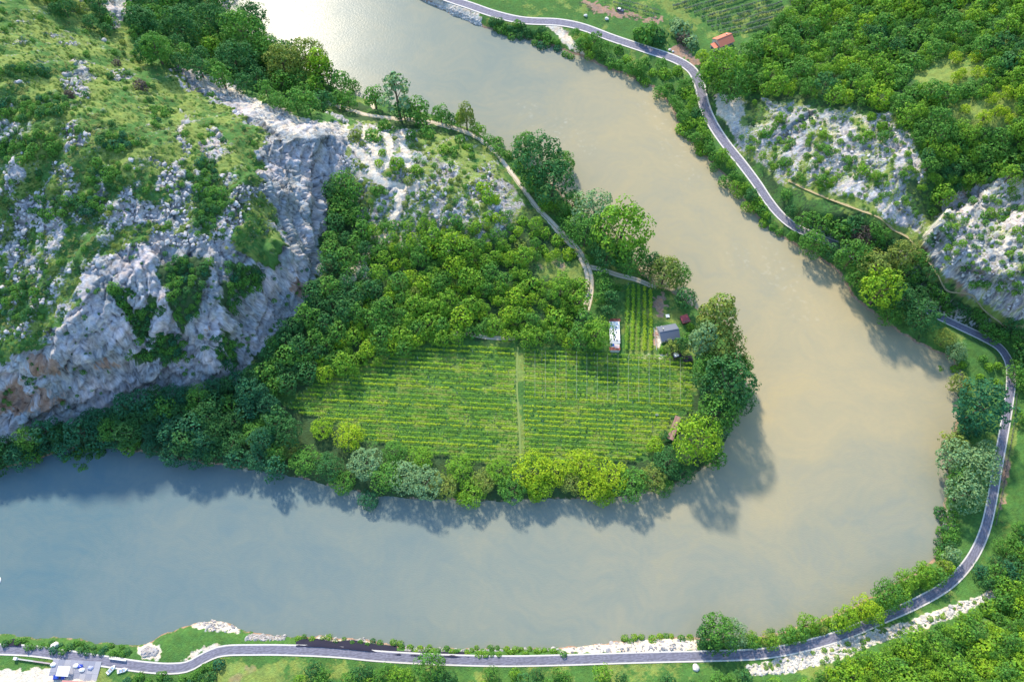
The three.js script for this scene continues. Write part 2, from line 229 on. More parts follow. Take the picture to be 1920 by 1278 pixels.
// goat tracks and scree on the small hill
const goat = [[[682, 238], [700, 280], [712, 300], [722, 318]], [[660, 270], [690, 300], [706, 326]], [[725, 250], [732, 284], [720, 312], [692, 332]], [[749, 243], [758, 280], [766, 312]], [[690, 332], [738, 346], [758, 352], [784, 350]], [[752, 360], [742, 395], [732, 425], [712, 458]], [[645, 536], [668, 508], [682, 484], [690, 524]], [[700, 460], [680, 486]], [[668, 505], [640, 520]], [[690, 330], [668, 326]]];
for (const l of goat) paint(band(l, 4.6), only({ pale: 1.5, rock: 0.2 }));
// far bank and slope
paint([[1290, 110], [1320, 200], [1380, 300], [1480, 430], [1580, 460], [1720, 560], [1900, 650], [2300, 700], [2300, -300], [1480, -300], [1480, 20], [1380, 90]], only({ wood: 0.55, meadow: 0.5, dry: 0.3 }));
paint([[1180, -300], [1480, -300], [1480, 20], [1380, 70], [1290, 70], [1150, 20]], only({ meadow: 0.6, dry: 0.5 }));
paint([[1440, 185], [1560, 200], [1700, 228], [1742, 320], [1690, 345], [1740, 425], [1715, 445], [1640, 412], [1560, 382], [1470, 345], [1380, 275], [1366, 238], [1430, 225]], only({ rock: 0.6, dry: 0.52, meadow: 0.3, pale: 0.5 }));
paint([[1340, 175], [1392, 180], [1400, 215], [1372, 245], [1345, 215]], only({ pale: 0.75, dry: 0.5, rock: 0.4 }));
paint([[1735, 430], [1765, 395], [1850, 330], [1960, 320], [2300, 320], [2300, 660], [1930, 600], [1890, 598], [1830, 560], [1760, 520], [1725, 465]], only({ rock: 0.66, dry: 0.48, brown: 0.36, pale: 0.55 }));
paint([[1480, 400], [1580, 440], [1720, 470], [1760, 540], [1860, 600], [1850, 640], [1700, 560], [1580, 470]], only({ rock: 0.5, wood: 0.55, dry: 0.3 }));
paint(band([[1480, 338], [1560, 372], [1640, 400], [1700, 440], [1735, 485], [1765, 520], [1800, 545], [1850, 585], [1885, 608], [2000, 660]], 6), only({ brown: 0.5, dry: 0.75, pale: 0.2 }));
for (const d of [[1800, 130, 60, 32], [1830, 210, 62, 30], [1742, 142, 44, 18], [1880, 205, 40, 46], [1630, 115, 34, 10]]) paint(disc(...d), only({ dry: 0.8, meadow: 0.5 }));
paint([[1250, 90], [1275, 84], [1312, 112], [1302, 124]], only({ brown: 0.9, pale: 0.3 }));
paint([[790, -20], [850, 0], [905, 30], [906, 52], [860, 38], [790, 2]], only({ brown: 0.4, pale: 0.6, rock: 0.5 }));
paint([[1022, 46], [1044, 46], [1075, 78], [1105, 105], [1078, 100]], only({ pale: 0.8, brown: 0.45 }));
paint([[1080, 0], [1120, 5], [1200, 30], [1245, 34], [1240, 44], [1190, 36], [1100, 14]], only({ brown: 0.7, wood: 0.4 }));
// strip along the near bank
paint([[-400, 1230], [2000, 1242], [1400, 1330], [-400, 1330]], only({ meadow: 0.6, dry: 0.5, brown: 0.2, wood: 0.25 }));
paint([[-400, 1180], [300, 1190], [400, 1155], [560, 1190], [900, 1212], [1300, 1190], [1300, 1220], [900, 1230], [560, 1214], [400, 1212], [330, 1240], [200, 1232], [-400, 1208]], only({ meadow: 0.85, wood: 0.35, rock: 0.1 }));
for (const p of [[[355, 1170], [400, 1156], [452, 1178], [450, 1188], [400, 1180], [360, 1182]], [[255, 1215], [275, 1204], [302, 1208], [298, 1235], [262, 1234]], [[470, 1188], [520, 1190], [530, 1198], [460, 1200]], [[575, 1192], [720, 1200], [760, 1212], [700, 1208], [580, 1204]], [[1050, 1213], [1150, 1200], [1310, 1192], [1310, 1218], [1200, 1224], [1060, 1226]], [[330, 1238], [390, 1210], [420, 1210], [380, 1222], [350, 1240], [310, 1244]], [[1395, 1250], [1480, 1232], [1600, 1192], [1680, 1172], [1870, 1104], [1880, 1116], [1780, 1160], [1650, 1205], [1560, 1240], [1480, 1262], [1410, 1268]]]) paint(p, only({ pale: 0.9, rock: 0.45, meadow: 0.25 }));
paint([[400, 1300], [410, 1258], [440, 1246], [500, 1252], [530, 1278], [530, 1300]], only({ brown: 0.55, dry: 0.7 }));
paint([[-100, 1282], [-100, 1262], [90, 1252], [180, 1246], [180, 1300], [40, 1300]], only({ pale: 0.85 }));
paint([[1895, 800], [1912, 800], [1880, 960], [1868, 960]], only({ brown: 0.5, pale: 0.3, dry: 0.5 }));
paint([[1912, 800], [2100, 700], [2100, 1010], [1920, 985], [1880, 970]], only({ meadow: 0.9, dry: 0.2 }));
{ // soften by one cell each way so that patches meet raggedly, not on the outlines
  for (const a of cover) for (let pass = 0; pass < 2; pass++) { const b = Float32Array.from(a); for (let j = 1; j < MH - 1; j++) for (let i = 1; i < MW - 1; i++) { const k = j * MW + i; a[k] = (b[k] * 2 + b[k - 1] + b[k + 1] + b[k - MW] + b[k + MW]) / 6; } }
}
function coverAt(px, py, out) { const u = clamp((px - MX0) / MC - 0.5, 0, MW - 1.001), v = clamp((py - MY0) / MC - 0.5, 0, MH - 1.001), i = Math.floor(u), j = Math.floor(v), s = u - i, t = v - j, k = j * MW + i; for (let c = 0; c < 6; c++) { const a = cover[c]; out[c] = lerp(lerp(a[k], a[k + 1], s), lerp(a[k + MW], a[k + MW + 1], s), t); } return out; }
const BASE = [[0.066, 0.17, 0.03], [0.195, 0.265, 0.055], [0.45, 0.435, 0.43], [0.70, 0.61, 0.49], [0.04, 0.085, 0.025], [0.36, 0.23, 0.16]];
const wtmp = new Float32Array(6);
function groundKind(x, z, h) { // weights after uneven growth; the largest wins
  const [px, py] = proj(x, h, z); const pale = coverAt(px + 3 * n2(x * 0.3, z * 0.3), py + 3 * n2b(x * 0.3, z * 0.3), wtmp)[3], wa = h > 8 ? 1 : 0.3; coverAt(px + wa * 26 * fbm(x * 0.045, z * 0.045, 3, n2b) + 5 * n2(x * 0.3, z * 0.3), py + wa * 22 * fbm(x * 0.045 + 40, z * 0.045, 3, n2b) + 5 * n2b(x * 0.3, z * 0.3), wtmp); wtmp[3] = pale;
  const a = fbm(x * 0.05, z * 0.05, 3), b = fbm(x * 0.17 + 9, z * 0.17, 3, n2b), c = n2(x * 0.7, z * 0.7), d = n2b(x * 1.3, z * 1.3);
  const st = fbm((x * 0.8 + z * 0.45) * 0.16, (z * 0.6 - x * 0.35) * 0.05, 3, n2b);      // outcrops stretched down the slope
  wtmp[0] += 0.32 * a + 0.12 * c; wtmp[1] += -0.3 * a + 0.2 * b; wtmp[2] += 0.36 * st + 0.22 * b + 0.16 * c + 0.1 * d; wtmp[3] += 0.16 * b + 0.1 * d; wtmp[4] += 0.22 * n2b(x * 0.09, z * 0.09) - 0.16 * c; wtmp[5] += 0.3 * a + 0.2 * b; if (h < 1.3) wtmp[5] += 0.75 * (1.3 - Math.max(h, 0.3));
  return wtmp;
}
// limestone breaks in tilted blocks: every block stands a little proud of or behind its neighbours
const hash3 = (i, j, k) => { let h = Math.imul(i, 374761393) ^ Math.imul(j, 668265263) ^ Math.imul(k, 2147483647 ^ 0x27d4eb2d); h = Math.imul(h ^ (h >>> 13), 1274126177); return ((h ^ (h >>> 16)) >>> 0) / 4294967296; };
function block(x, y, z, out) { // nearest jittered cell: [its number 0..1, distance to the joint]
  const ix = Math.floor(x), iy = Math.floor(y), iz = Math.floor(z); let d1 = 9, d2 = 9, id = 0;
  for (let a = -1; a < 2; a++) for (let b = -1; b < 2; b++) for (let c = -1; c < 2; c++) { const u = ix + a, v = iy + b, w = iz + c, dx = u + hash3(u, v, w) - x, dy = v + hash3(u + 91, v, w) - y, dz = w + hash3(u, v + 57, w) - z, d = dx * dx + dy * dy + dz * dz; if (d < d1) { d2 = d1; d1 = d; id = hash3(u, v, w + 33); } else if (d < d2) d2 = d; }
  out[0] = id; out[1] = Math.sqrt(d2) - Math.sqrt(d1); return out;
}
const bt = [0, 0];
const strata = (x, y, z) => { const w = 1.6 * n3(x * 0.04, y * 0.04, z * 0.04), u = x * 0.8 + z * 0.6 + w, v = z * 0.8 - x * 0.6 - w; return [u, y + 0.5 * v + 1.4 * n2(u * 0.03, v * 0.03), v]; };
function crags(x, y, z) { // metres to push out, for bare rock: long tilted slabs that end in ledges
  const [u, q, v] = strata(x, y, z);
  block(u / 40, q / 6.5, v / 16, bt); let d = 4.0 * (bt[0] - 0.5) - 2.2 * sstep(0.07, 0, bt[1]);
  block(u / 15 + 9, q / 2.6, v / 6, bt); d += 1.1 * (bt[0] - 0.5) - 1.1 * sstep(0.08, 0, bt[1]);
  const f = q / 4.2 + 0.2 * n2b(u * 0.04, v * 0.04); d += 1.5 * (f - Math.floor(f) - 0.5);
  return d + 0.45 * n3(x * 0.5, y * 0.5, z * 0.5);
}
const TX = 2048, TZ = 2048;
const groundMap = (() => {
  const d = new Uint8Array(TX * TZ * 4);
  for (let j = 0; j < TZ; j++) { const z = Z0 + (j + 0.5) / TZ * (Z1 - Z0); for (let i = 0; i < TX; i++) {
    const x = X0 + (i + 0.5) / TX * (X1 - X0), w = groundKind(x, z, H(x, z));
    let s = 0, r = 0, g = 0, b = 0, best = -9; for (let c = 0; c < 6; c++) if (w[c] > best) best = w[c];
    for (let c = 0; c < 6; c++) { const q = Math.max(0, 1 - (best - w[c]) / 0.07); if (q > 0) { s += q; r += q * BASE[c][0]; g += q * BASE[c][1]; b += q * BASE[c][2]; } }
    if (best === w[2]) { const hh = H(x, z), [uu, qq, vv] = strata(x, hh, z), stain = n3(x * 0.05, hh * 0.05, z * 0.05), lay = Math.floor(qq / 1.55); block(uu / 15 + 9, qq / 2.6, vv / 6, bt); const k = 0.92 + 0.22 * (bt[0] - 0.5) + 0.22 * (hash3(lay, 3, Math.floor(uu / 30)) - 0.5) + 0.26 * stain - 0.4 * sstep(0.08, 0, bt[1]) + 0.14 * n2b(x * 0.9, z * 0.9) + 0.1 * n2(uu * 0.05, qq * 1.1); r *= k * (1 + 0.1 * stain); g *= k; b *= k; }
    const f1 = n2(x * 2.3, z * 2.3), f2 = n2b(x * 0.55, z * 0.55), f3 = n2(x * 0.12 + 3, z * 0.12), v = (1 + 0.22 * f1 + 0.16 * f2 + 0.12 * f3) / s, tint = 0.1 * n2b(x * 0.25, z * 0.25);
    const o = (j * TX + i) * 4;
    d[o] = toS(clamp(r * v * (1 + tint))); d[o + 1] = toS(clamp(g * v)); d[o + 2] = toS(clamp(b * v * (1 - tint))); d[o + 3] = 255;
  } }
  const t = new THREE.DataTexture(d, TX, TZ); t.magFilter = t.minFilter = THREE.LinearFilter; t.wrapS = t.wrapT = THREE.ClampToEdgeWrapping; t.colorSpace = THREE.SRGBColorSpace; t.needsUpdate = true; return t;
})();
const bumpNoise = (() => { const n = 512, s = 2 * Math.PI / n, n4 = (i, j, f, k) => n3(Math.cos(i * s) * f + k, Math.sin(i * s) * f + Math.cos(j * s) * f, Math.sin(j * s) * f); return dataTex(n, n, (i, j) => { const v = 128 + 60 * n4(i, j, 6, 0) + 40 * n4(i, j, 14, 5) + 28 * n4(i, j, 34, 9); const c = clamp(v, 0, 255); return [c, c, c]; }); })();
{ // the ground: one sheet, fine where it is seen, widening to the horizon
  const xs = [], zs = [];
  for (let d = 5000; d > 3; d *= 0.55) xs.push(X0 - d); for (let x = X0; x < X1;) { xs.push(x); x += x > -290 && x < -70 ? 0.68 : x < -290 ? 1.7 : x > 175 && x < 280 ? 0.75 : x > 300 ? 2.1 : 1.55; } xs.push(X1); for (let d = 3; d < 5500; d /= 0.55) xs.push(X1 + d);
  for (let d = 5000; d > 3; d *= 0.55) zs.push(Z0 - d); for (let z = Z0; z < Z1;) { zs.push(z); z += z > -345 && z < -130 ? 0.72 : z < -440 ? 2 : 1.4; } zs.push(Z1); for (let d = 3; d < 5500; d /= 0.55) zs.push(Z1 + d);
  const nx = xs.length, nz = zs.length, p = new Float32Array(nx * nz * 3), uv = new Float32Array(nx * nz * 2), idx = new Uint32Array((nx - 1) * (nz - 1) * 6);
  let k = 0, q = 0;
  for (let j = 0; j < nz; j++) for (let i = 0; i < nx; i++, k++) { const X = xs[i], Z = zs[j], Y = H(X, Z); let nx_ = 0, ny_ = 0, nz_ = 0;
    if (Y > 9 && X > X0 && X < X1 && Z > Z0 && Z < Z1) { const w = groundKind(X, Z, Y), bare = sstep(-0.12, 0.1, Math.max(w[2], w[5], w[3] - 0.1) - Math.max(w[0], w[1], w[4])), e = 1.3, gx = (H(X + e, Z) - H(X - e, Z)) / (2 * e), gz = (H(X, Z + e) - H(X, Z - e)) / (2 * e), st = Math.hypot(gx, gz), q = bare * (X < -60 ? 1 - 0.65 * sstep(0.3, 0.5, w[3]) : 1) * (0.55 + 0.45 * sstep(0.35, 1.1, st)) * sstep(9, 12, Y); if (q > 0.01) { const d = q * crags(X, Y, Z), l = d / Math.hypot(1, st); nx_ = -gx * l; ny_ = l; nz_ = -gz * l; } }
    p[k * 3] = X + nx_; p[k * 3 + 1] = Y + ny_; p[k * 3 + 2] = Z + nz_; uv[k * 2] = (X - X0) / (X1 - X0); uv[k * 2 + 1] = (Z - Z0) / (Z1 - Z0); }
  for (let j = 0; j < nz - 1; j++) for (let i = 0; i < nx - 1; i++) { const a = j * nx + i; idx[q++] = a; idx[q++] = a + nx; idx[q++] = a + 1; idx[q++] = a + 1; idx[q++] = a + nx; idx[q++] = a + nx + 1; }
  const g = new THREE.BufferGeometry(); g.setAttribute('position', new THREE.BufferAttribute(p, 3)); g.setAttribute('uv', new THREE.BufferAttribute(uv, 2)); g.setIndex(new THREE.BufferAttribute(idx, 1)); g.computeVertexNormals();
  const bump = bumpNoise.clone(); bump.repeat.set(38, 24); bump.needsUpdate = true;
  structure('terrain', g, new THREE.MeshStandardMaterial({ map: groundMap, roughness: 0.95, bumpMap: bump, bumpScale: 0.35 }));
}
// ---------------------------------------------------------------- river: silty water, drifting plumes, foam lines, and mountain shade painted in as blue
{
  const SAND = [0.385, 0.325, 0.195], GREY = [0.215, 0.24, 0.205], SHADE_BLUE = [0.10, 0.172, 0.20];  // the blue is mountain shade painted into the water colour
  const siltShade = [[1250, 230, 1.2], [1180, 170, 0.8], [1400, 420, 0.9], [1420, 560, 0.85], [1560, 640, 1.25], [1480, 760, 1.4], [1640, 780, 1.2], [1450, 900, 1.1], [1640, 920, 0.45], [1560, 1060, 0.3], [1700, 1040, 0.15], [1330, 980, 0.6], [1400, 1100, 0.2], [1720, 720, 0.75], [1740, 960, 0.2], [1150, 1050, 0.2], [1000, 1000, 0.05], [1000, 1150, 0.05], [1250, 1150, 0.2], [700, 1000, -0.35], [700, 1150, -0.3], [450, 1000, -0.6], [300, 1100, -0.7], [100, 950, -1], [0, 1100, -1], [950, 150, 0.15], [850, 120, 0], [700, 60, -0.05], [1080, 250, 0.65], [1200, 330, 0.8]].map(([a, b, s]) => [...unproj(a, b, 0), s]);  // above zero: sediment; below zero: painted mountain shade
  const n = 1024;
  const siltShadeAt = (x, z) => { let s = 0, w = 0; for (const [a, b, v] of siltShade) { const q = 1 / ((x - a) ** 2 + (z - b) ** 2 + 300) ** 1.5; s += q * v; w += q; } return 0.85 * s / w; };
  const C = 64, co = new Float32Array(C * C); for (let j = 0; j < C; j++) for (let i = 0; i < C; i++) co[j * C + i] = siltShadeAt(lerp(X0, X1, i / (C - 1)), lerp(Z0, Z1, j / (C - 1)));
  const lines = [[[1215, 190], [1240, 225], [1262, 280], [1290, 330]], [[1255, 195], [1275, 240], [1290, 280]], [[990, 200], [1010, 240], [1050, 260]], [[1380, 480], [1460, 520], [1520, 600]], [[1440, 470], [1480, 520], [1500, 580]], [[1060, 230], [1100, 280]]].map((l) => P(l, 0));
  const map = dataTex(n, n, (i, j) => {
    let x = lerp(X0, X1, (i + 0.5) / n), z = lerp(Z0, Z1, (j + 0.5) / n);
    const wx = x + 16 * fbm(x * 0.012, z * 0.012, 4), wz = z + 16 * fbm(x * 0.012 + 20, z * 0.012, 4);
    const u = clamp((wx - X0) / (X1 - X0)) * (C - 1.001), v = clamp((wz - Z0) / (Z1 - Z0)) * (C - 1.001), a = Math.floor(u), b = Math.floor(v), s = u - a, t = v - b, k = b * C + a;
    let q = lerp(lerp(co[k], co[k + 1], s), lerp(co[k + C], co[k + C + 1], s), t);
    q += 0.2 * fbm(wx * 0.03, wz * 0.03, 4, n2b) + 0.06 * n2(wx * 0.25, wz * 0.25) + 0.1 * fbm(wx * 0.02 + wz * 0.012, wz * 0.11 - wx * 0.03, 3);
    let c = q >= 0 ? [0, 1, 2].map((m) => lerp(GREY[m], SAND[m], clamp(q, 0, 1.3))) : [0, 1, 2].map((m) => lerp(GREY[m], SHADE_BLUE[m], clamp(-q)));
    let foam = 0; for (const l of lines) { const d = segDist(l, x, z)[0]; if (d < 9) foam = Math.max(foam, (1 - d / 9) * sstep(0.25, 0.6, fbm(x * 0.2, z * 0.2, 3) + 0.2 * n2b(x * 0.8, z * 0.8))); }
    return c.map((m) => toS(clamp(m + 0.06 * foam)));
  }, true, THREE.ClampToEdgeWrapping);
  const g = new THREE.PlaneGeometry(1, 1).rotateX(-Math.PI / 2);
  const big = 11000, pos = g.attributes.position, uv = g.attributes.uv;
  for (let i = 0; i < 4; i++) { const x = pos.getX(i) * big, z = pos.getZ(i) * big; pos.setXYZ(i, x, 0, z); uv.setXY(i, (x - X0) / (X1 - X0), (z - Z0) / (Z1 - Z0)); }
  const N = 512, sx = 2 * Math.PI / N, per = (i, j, f, q, k) => n3(Math.cos(i * sx) * f + k, Math.sin(i * sx) * f + Math.cos(j * sx) * q, Math.sin(j * sx) * q);
  const bump = dataTex(N, N, (i, j) => { const v = clamp(128 + 60 * per(i, j, 4, 8, 2) + 46 * per(i, j, 9, 16, 4) + 26 * per(i, j, 18, 34, 8), 0, 255); return [v, v, v]; }); bump.repeat.set(20, 13);
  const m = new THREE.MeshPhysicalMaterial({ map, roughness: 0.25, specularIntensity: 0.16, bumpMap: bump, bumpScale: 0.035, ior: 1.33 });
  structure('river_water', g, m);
}
// ---------------------------------------------------------------- cycle path with pale edge strips, dirt tracks
function ribbon(line, half, lift, smooth = 0, wide = false) { // a strip draped on the ground; half may differ left and right
  const n = line.length, p = [], uv = [], idx = []; let run = 0;
  const ys = line.map(([x, z]) => H(x, z)); const yy = smooth ? ys.map((_, i) => { let s = 0, c = 0; for (let k = -smooth; k <= smooth; k++) { const q = ys[clamp(i + k, 0, n - 1)]; s += q; c++; } return s / c; }) : ys;
  line.forEach(([x, z], i) => {
    const a = line[Math.max(0, i - 1)], b = line[Math.min(n - 1, i + 1)], l = Math.hypot(b[0] - a[0], b[1] - a[1]) || 1, nx = -(b[1] - a[1]) / l, nz = (b[0] - a[0]) / l;
    if (i) run += Math.hypot(x - line[i - 1][0], z - line[i - 1][1]);
    for (const s of [half[0], half[1]]) { const q = s * (wide ? 1 + 0.5 * sstep(-170, -330, z) : 1), X = x + nx * q, Z = z + nz * q; p.push(X, (smooth === 'flat' ? yy[i] : Math.max(yy[i], smooth ? yy[i] : H(X, Z))) + lift, Z); uv.push(s, run); }
    if (i < n - 1) { const k = i * 2; idx.push(k, k + 1, k + 2, k + 2, k + 1, k + 3); }
  });
  const g = new THREE.BufferGeometry(); g.setAttribute('position', new THREE.Float32BufferAttribute(p, 3)); g.setAttribute('uv', new THREE.Float32BufferAttribute(uv, 2)); g.setIndex(idx); g.computeVertexNormals();
  return g;
}
const asphaltTex = dataTex(256, 256, (i, j) => { const v = 196 + 26 * n2(i * 0.4, j * 0.4) + 26 * n2b(i * 0.02, j * 0.03); return [clamp(v, 0, 255), clamp(v, 0, 255), clamp(v + 2, 0, 255)]; }, true);
asphaltTex.repeat.set(0.2, 0.06);
{
  const a = structure('cycle_path', ribbon(bikePath, [-1.55, 1.55], 0.16, 3, true), std(0.32, 0.31, 0.39, 0.85, { map: asphaltTex }));
  const m = std(0.62, 0.58, 0.53, 0.9);
  structure('path_edge', ribbon(bikePath, [-2.1, -1.55], 0.17, 3, true), m); structure('path_edge', ribbon(bikePath, [1.55, 2.1], 0.17, 3, true), m);
}
const drape = (px, step = 1.2) => { const pts = px.map(([a, b]) => { const h = hit(a, b); return [h[0], h[2]]; }); return smoothLine(pts, step); };
const dirtTex = dataTex(128, 256, (i, j) => { const u = Math.abs(i / 127 - 0.5) * 2, rut = 0.75 * Math.exp(-(((u - 0.5) / 0.42) ** 2)) - 0.25 * Math.exp(-((u / 0.12) ** 2)) - 0.5 * sstep(0.8, 1, u), v = n2(i * 0.1, j * 0.1) * 0.18 + n2b(i * 0.3, j * 0.25) * 0.14, k = clamp(rut + v * 1.5), c = [0, 1, 2].map((q) => lerp([0.30, 0.26, 0.13][q], [0.62, 0.53, 0.41][q], sstep(0.05, 0.35, k)) * (1 + v)); return c.map((x) => toS(clamp(x))); }, true);
dirtTex.wrapS = THREE.RepeatWrapping;
function track(px, half, lift = 0.12) { const g = ribbon(drape(px), [-half, half], lift, 2), uv = g.attributes.uv; for (let i = 0; i < uv.count; i++) uv.setXY(i, uv.getX(i) / (2 * half) + 0.5, uv.getY(i) / 14); return structure('dirt_track', g, std(1, 1, 1, 0.95, { map: dirtTex })); }
track([[560, 176], [590, 186], [640, 203], [690, 218], [740, 224], [800, 230], [860, 245], [892, 259], [922, 283], [946, 312], [976, 352], [1006, 392], [1040, 426], [1075, 461], [1094, 488], [1105, 520], [1104, 555], [1094, 594]], 2.1, 0.16);
track([[1098, 499], [1130, 506], [1160, 516], [1192, 524], [1230, 540]], 1.4, 0.14);
track([[676, 180], [694, 190], [700, 205]], 1.2, 0.14);
track([[840, 624], [880, 627], [920, 633], [965, 634]], 1.1, 0.14);
structure('grass_lane', ribbon(drape([[971, 650], [969, 700], [970, 745], [974, 800], [976, 862]]), [-0.4, 0.4], 0.08, 2), std(0.19, 0.26, 0.07, 0.95));
track([[1478, 338], [1560, 374], [1640, 402], [1702, 444], [1736, 488], [1766, 524], [1800, 548], [1850, 588], [1886, 612], [1980, 662]], 0.9, 0.2).material.color.setRGB(0.62, 0.58, 0.42);

// ---------------------------------------------------------------- trees and shrubs
const GREEN = { // leaf colours
  dark: [0.058, 0.19, 0.05], mid: [0.11, 0.285, 0.042], fresh: [0.185, 0.375, 0.032], yellow: [0.34, 0.49, 0.022], silver: [0.21, 0.36, 0.155], olive: [0.23, 0.31, 0.06], teal: [0.042, 0.175, 0.075], bronze: [0.13, 0.105, 0.085], lime: [0.255, 0.44, 0.025],
};
const WORD = { dark: 'deep green', mid: 'mid green', fresh: 'fresh green', yellow: 'yellow green', silver: 'silvery grey green', olive: 'olive green', teal: 'bluish dark green', bronze: 'brownish green', lime: 'light green' };
const leafMat = {};
for (const k in GREEN) { const m = new THREE.MeshPhysicalMaterial({ roughness: 0.95, vertexColors: true, transmission: 0.35, thickness: 0, side: THREE.DoubleSide, specularIntensity: 0.3 }); m.color.setRGB(...GREEN[k]); m.name = k + '_leaves'; leafMat[k] = m; }
const barkMat = std(0.16, 0.12, 0.085, 0.95);

function leafSoup(R, put, count, size) { // loose four-cornered leaf sprays; put() -> [x, y, z, nx, ny, nz]
  const col = new Float32Array(count * 12), p = new Float32Array(count * 12), n = new Float32Array(count * 12), idx = [], a = new THREE.Vector3(), u = new THREE.Vector3(), v = new THREE.Vector3(), t = new THREE.Vector3();
  for (let i = 0; i < count; i++) {
    const q = put(); a.set(q[3] + (R() - 0.5) * 1.0, q[4] + 0.25 + (R() - 0.5) * 1.0, q[5] + (R() - 0.5) * 1.0).normalize();
    t.set(R() - 0.5, R() - 0.5, R() - 0.5); u.crossVectors(a, t).normalize(); v.crossVectors(a, u);
    const s = size * (0.65 + 0.7 * R()), w = s * (0.55 + 0.3 * R());
    const tr = 0.72 + 0.62 * R(), warm = (R() - 0.5) * 0.36;
    const c = [[u, s], [v, w], [u, -s], [v, -w]];
    for (let k = 0; k < 4; k++) {
      const o = (i * 4 + k) * 3, droop = k % 2 ? 0 : -0.25 * s;
      p[o] = q[0] + c[k][0].x * c[k][1] + a.x * droop; p[o + 1] = q[1] + c[k][0].y * c[k][1] + a.y * droop; p[o + 2] = q[2] + c[k][0].z * c[k][1] + a.z * droop;
      col[o] = tr * (1 + warm); col[o + 1] = tr; col[o + 2] = tr * (1 - warm);
      n[o] = a.x; n[o + 1] = a.y; n[o + 2] = a.z;
    }
    idx.push(i * 4, i * 4 + 1, i * 4 + 3, i * 4 + 1, i * 4 + 2, i * 4 + 3);
  }
  const g = new THREE.BufferGeometry(); g.setAttribute('position', new THREE.BufferAttribute(p, 3)); g.setAttribute('normal', new THREE.BufferAttribute(n, 3)); g.setAttribute('color', new THREE.BufferAttribute(col, 3)); g.setIndex(idx); return g;
}
function crownGeo(seed, { ry = 0.85, cy = 1.2, lobes = 18, count = 800, size = 0.085, spread = 0.62, lobeR = 0.42, top = 0 }) {
  const R = rng(seed), L = [];
  for (let i = 0; i < lobes; i++) {
    const y = -0.75 + 1.75 * ((i + 0.5) / lobes) + 0.1 * (R() - 0.5), a = i * 2.39996 + R() * 0.9, w = Math.sqrt(Math.max(0.05, 1 - Math.min(1, y * y))) * (top ? lerp(1, 0.45, clamp(y * 0.5 + 0.5)) : 1), d = spread * (0.75 + 0.45 * R());
    L.push([Math.cos(a) * w * d, cy + y * ry * (0.7 + 0.12 * R()), Math.sin(a) * w * d, lobeR * (0.72 + 0.55 * R())]);
  }
  const put = () => {
    for (let k = 0; k < 40; k++) {
      const l = L[Math.floor(R() * lobes)], y = 1.8 * R() - 0.8, a = R() * 6.2832, w = Math.sqrt(Math.max(0, 1 - y * y)), f = l[3] * (0.82 + 0.26 * R());
      const dx = Math.cos(a) * w, dz = Math.sin(a) * w, x = l[0] + dx * f, yy = l[1] + y * f * 0.85, z = l[2] + dz * f;
      let inside = false; for (const m of L) if (m !== l && (x - m[0]) ** 2 + (yy - m[1]) ** 2 + (z - m[2]) ** 2 < (m[3] * 0.72) ** 2) { inside = true; break; }
      if (!inside) return [x, yy, z, dx, y, dz];
    }
    const l = L[0]; return [l[0], l[1] + l[3], l[2], 0, 1, 0];
  };
  return leafSoup(R, put, count, size);
}
function trunkGeo(seed, h) { // tapered stem with a few limbs
  const R = rng(seed), parts = [new THREE.CylinderGeometry(0.035, 0.075, h, 6, 1, true).translate(0, h / 2 - 0.06, 0)];
  for (let i = 0; i < 4; i++) { const a = i * 1.6 + R(), g = new THREE.CylinderGeometry(0.012, 0.032, 0.7, 4, 1, true).translate(0, 0.35, 0); g.rotateZ(0.75); g.rotateY(a); g.translate(0, h * (0.5 + 0.1 * i), 0); parts.push(g); }
  return mergeGeometries(parts);
}
const FORMS = {
  round: [1, 2, 3, 4, 5].map((s) => ({ crown: crownGeo(100 + s, { count: 720, lobes: 14 + s, ry: 0.66 + 0.11 * s, spread: 0.54 + 0.04 * s, lobeR: 0.48 - 0.03 * s }), trunk: trunkGeo(s, 1.25) })),
  big: [1, 2, 3, 4].map((s) => ({ crown: crownGeo(200 + s, { count: 2350, lobes: 36, size: 0.05, lobeR: 0.3, spread: 0.72, ry: 0.95, cy: 1.3 }), trunk: trunkGeo(20 + s, 1.4) })),
  tall: [1, 2, 3].map((s) => ({ crown: crownGeo(300 + s, { count: 1900, lobes: 30, size: 0.06, lobeR: 0.28, spread: 0.7, ry: 1.5, cy: 1.85, top: 1 }), trunk: trunkGeo(30 + s, 2.2) })),
  spire: [1, 2].map((s) => ({ crown: crownGeo(350 + s, { count: 850, lobes: 26, size: 0.075, lobeR: 0.2, spread: 0.8, ry: 1.5, cy: 1.9, top: 1 }), trunk: trunkGeo(40 + s, 2.9) })),
  bush: [1, 2, 3, 4].map((s) => ({ crown: crownGeo(400 + s, { count: 330, lobes: 9, size: 0.13, ry: 0.62, cy: 0.45, lobeR: 0.5, spread: 0.5 }) })),
};
const CENTER = { round: 1.2, big: 1.3, tall: 1.85, spire: 1.9, bush: 0.45 };
const plants = []; // every plant to stand: { x, y, z, r, px, form, color, zone, kind }
function addPlant(px, py, rpx, color, form, zone, kind) {
  if (form === 'bush') kind = 'shrub';
  let g = hit(px, py, 0), s = FPX / proj(g[0], g[1], g[2])[2], r = rpx / s; g = hit(px, py, CENTER[form] * r);
  plants.push({ x: g[0], y: g[1], z: g[2], r, rpx, qx: px, qy: py, form, color, zone, kind });
}
const pick = (R, mix) => { let t = R(); for (const [k, w] of mix) { if ((t -= w) <= 0) return k; } return mix[0][0]; };
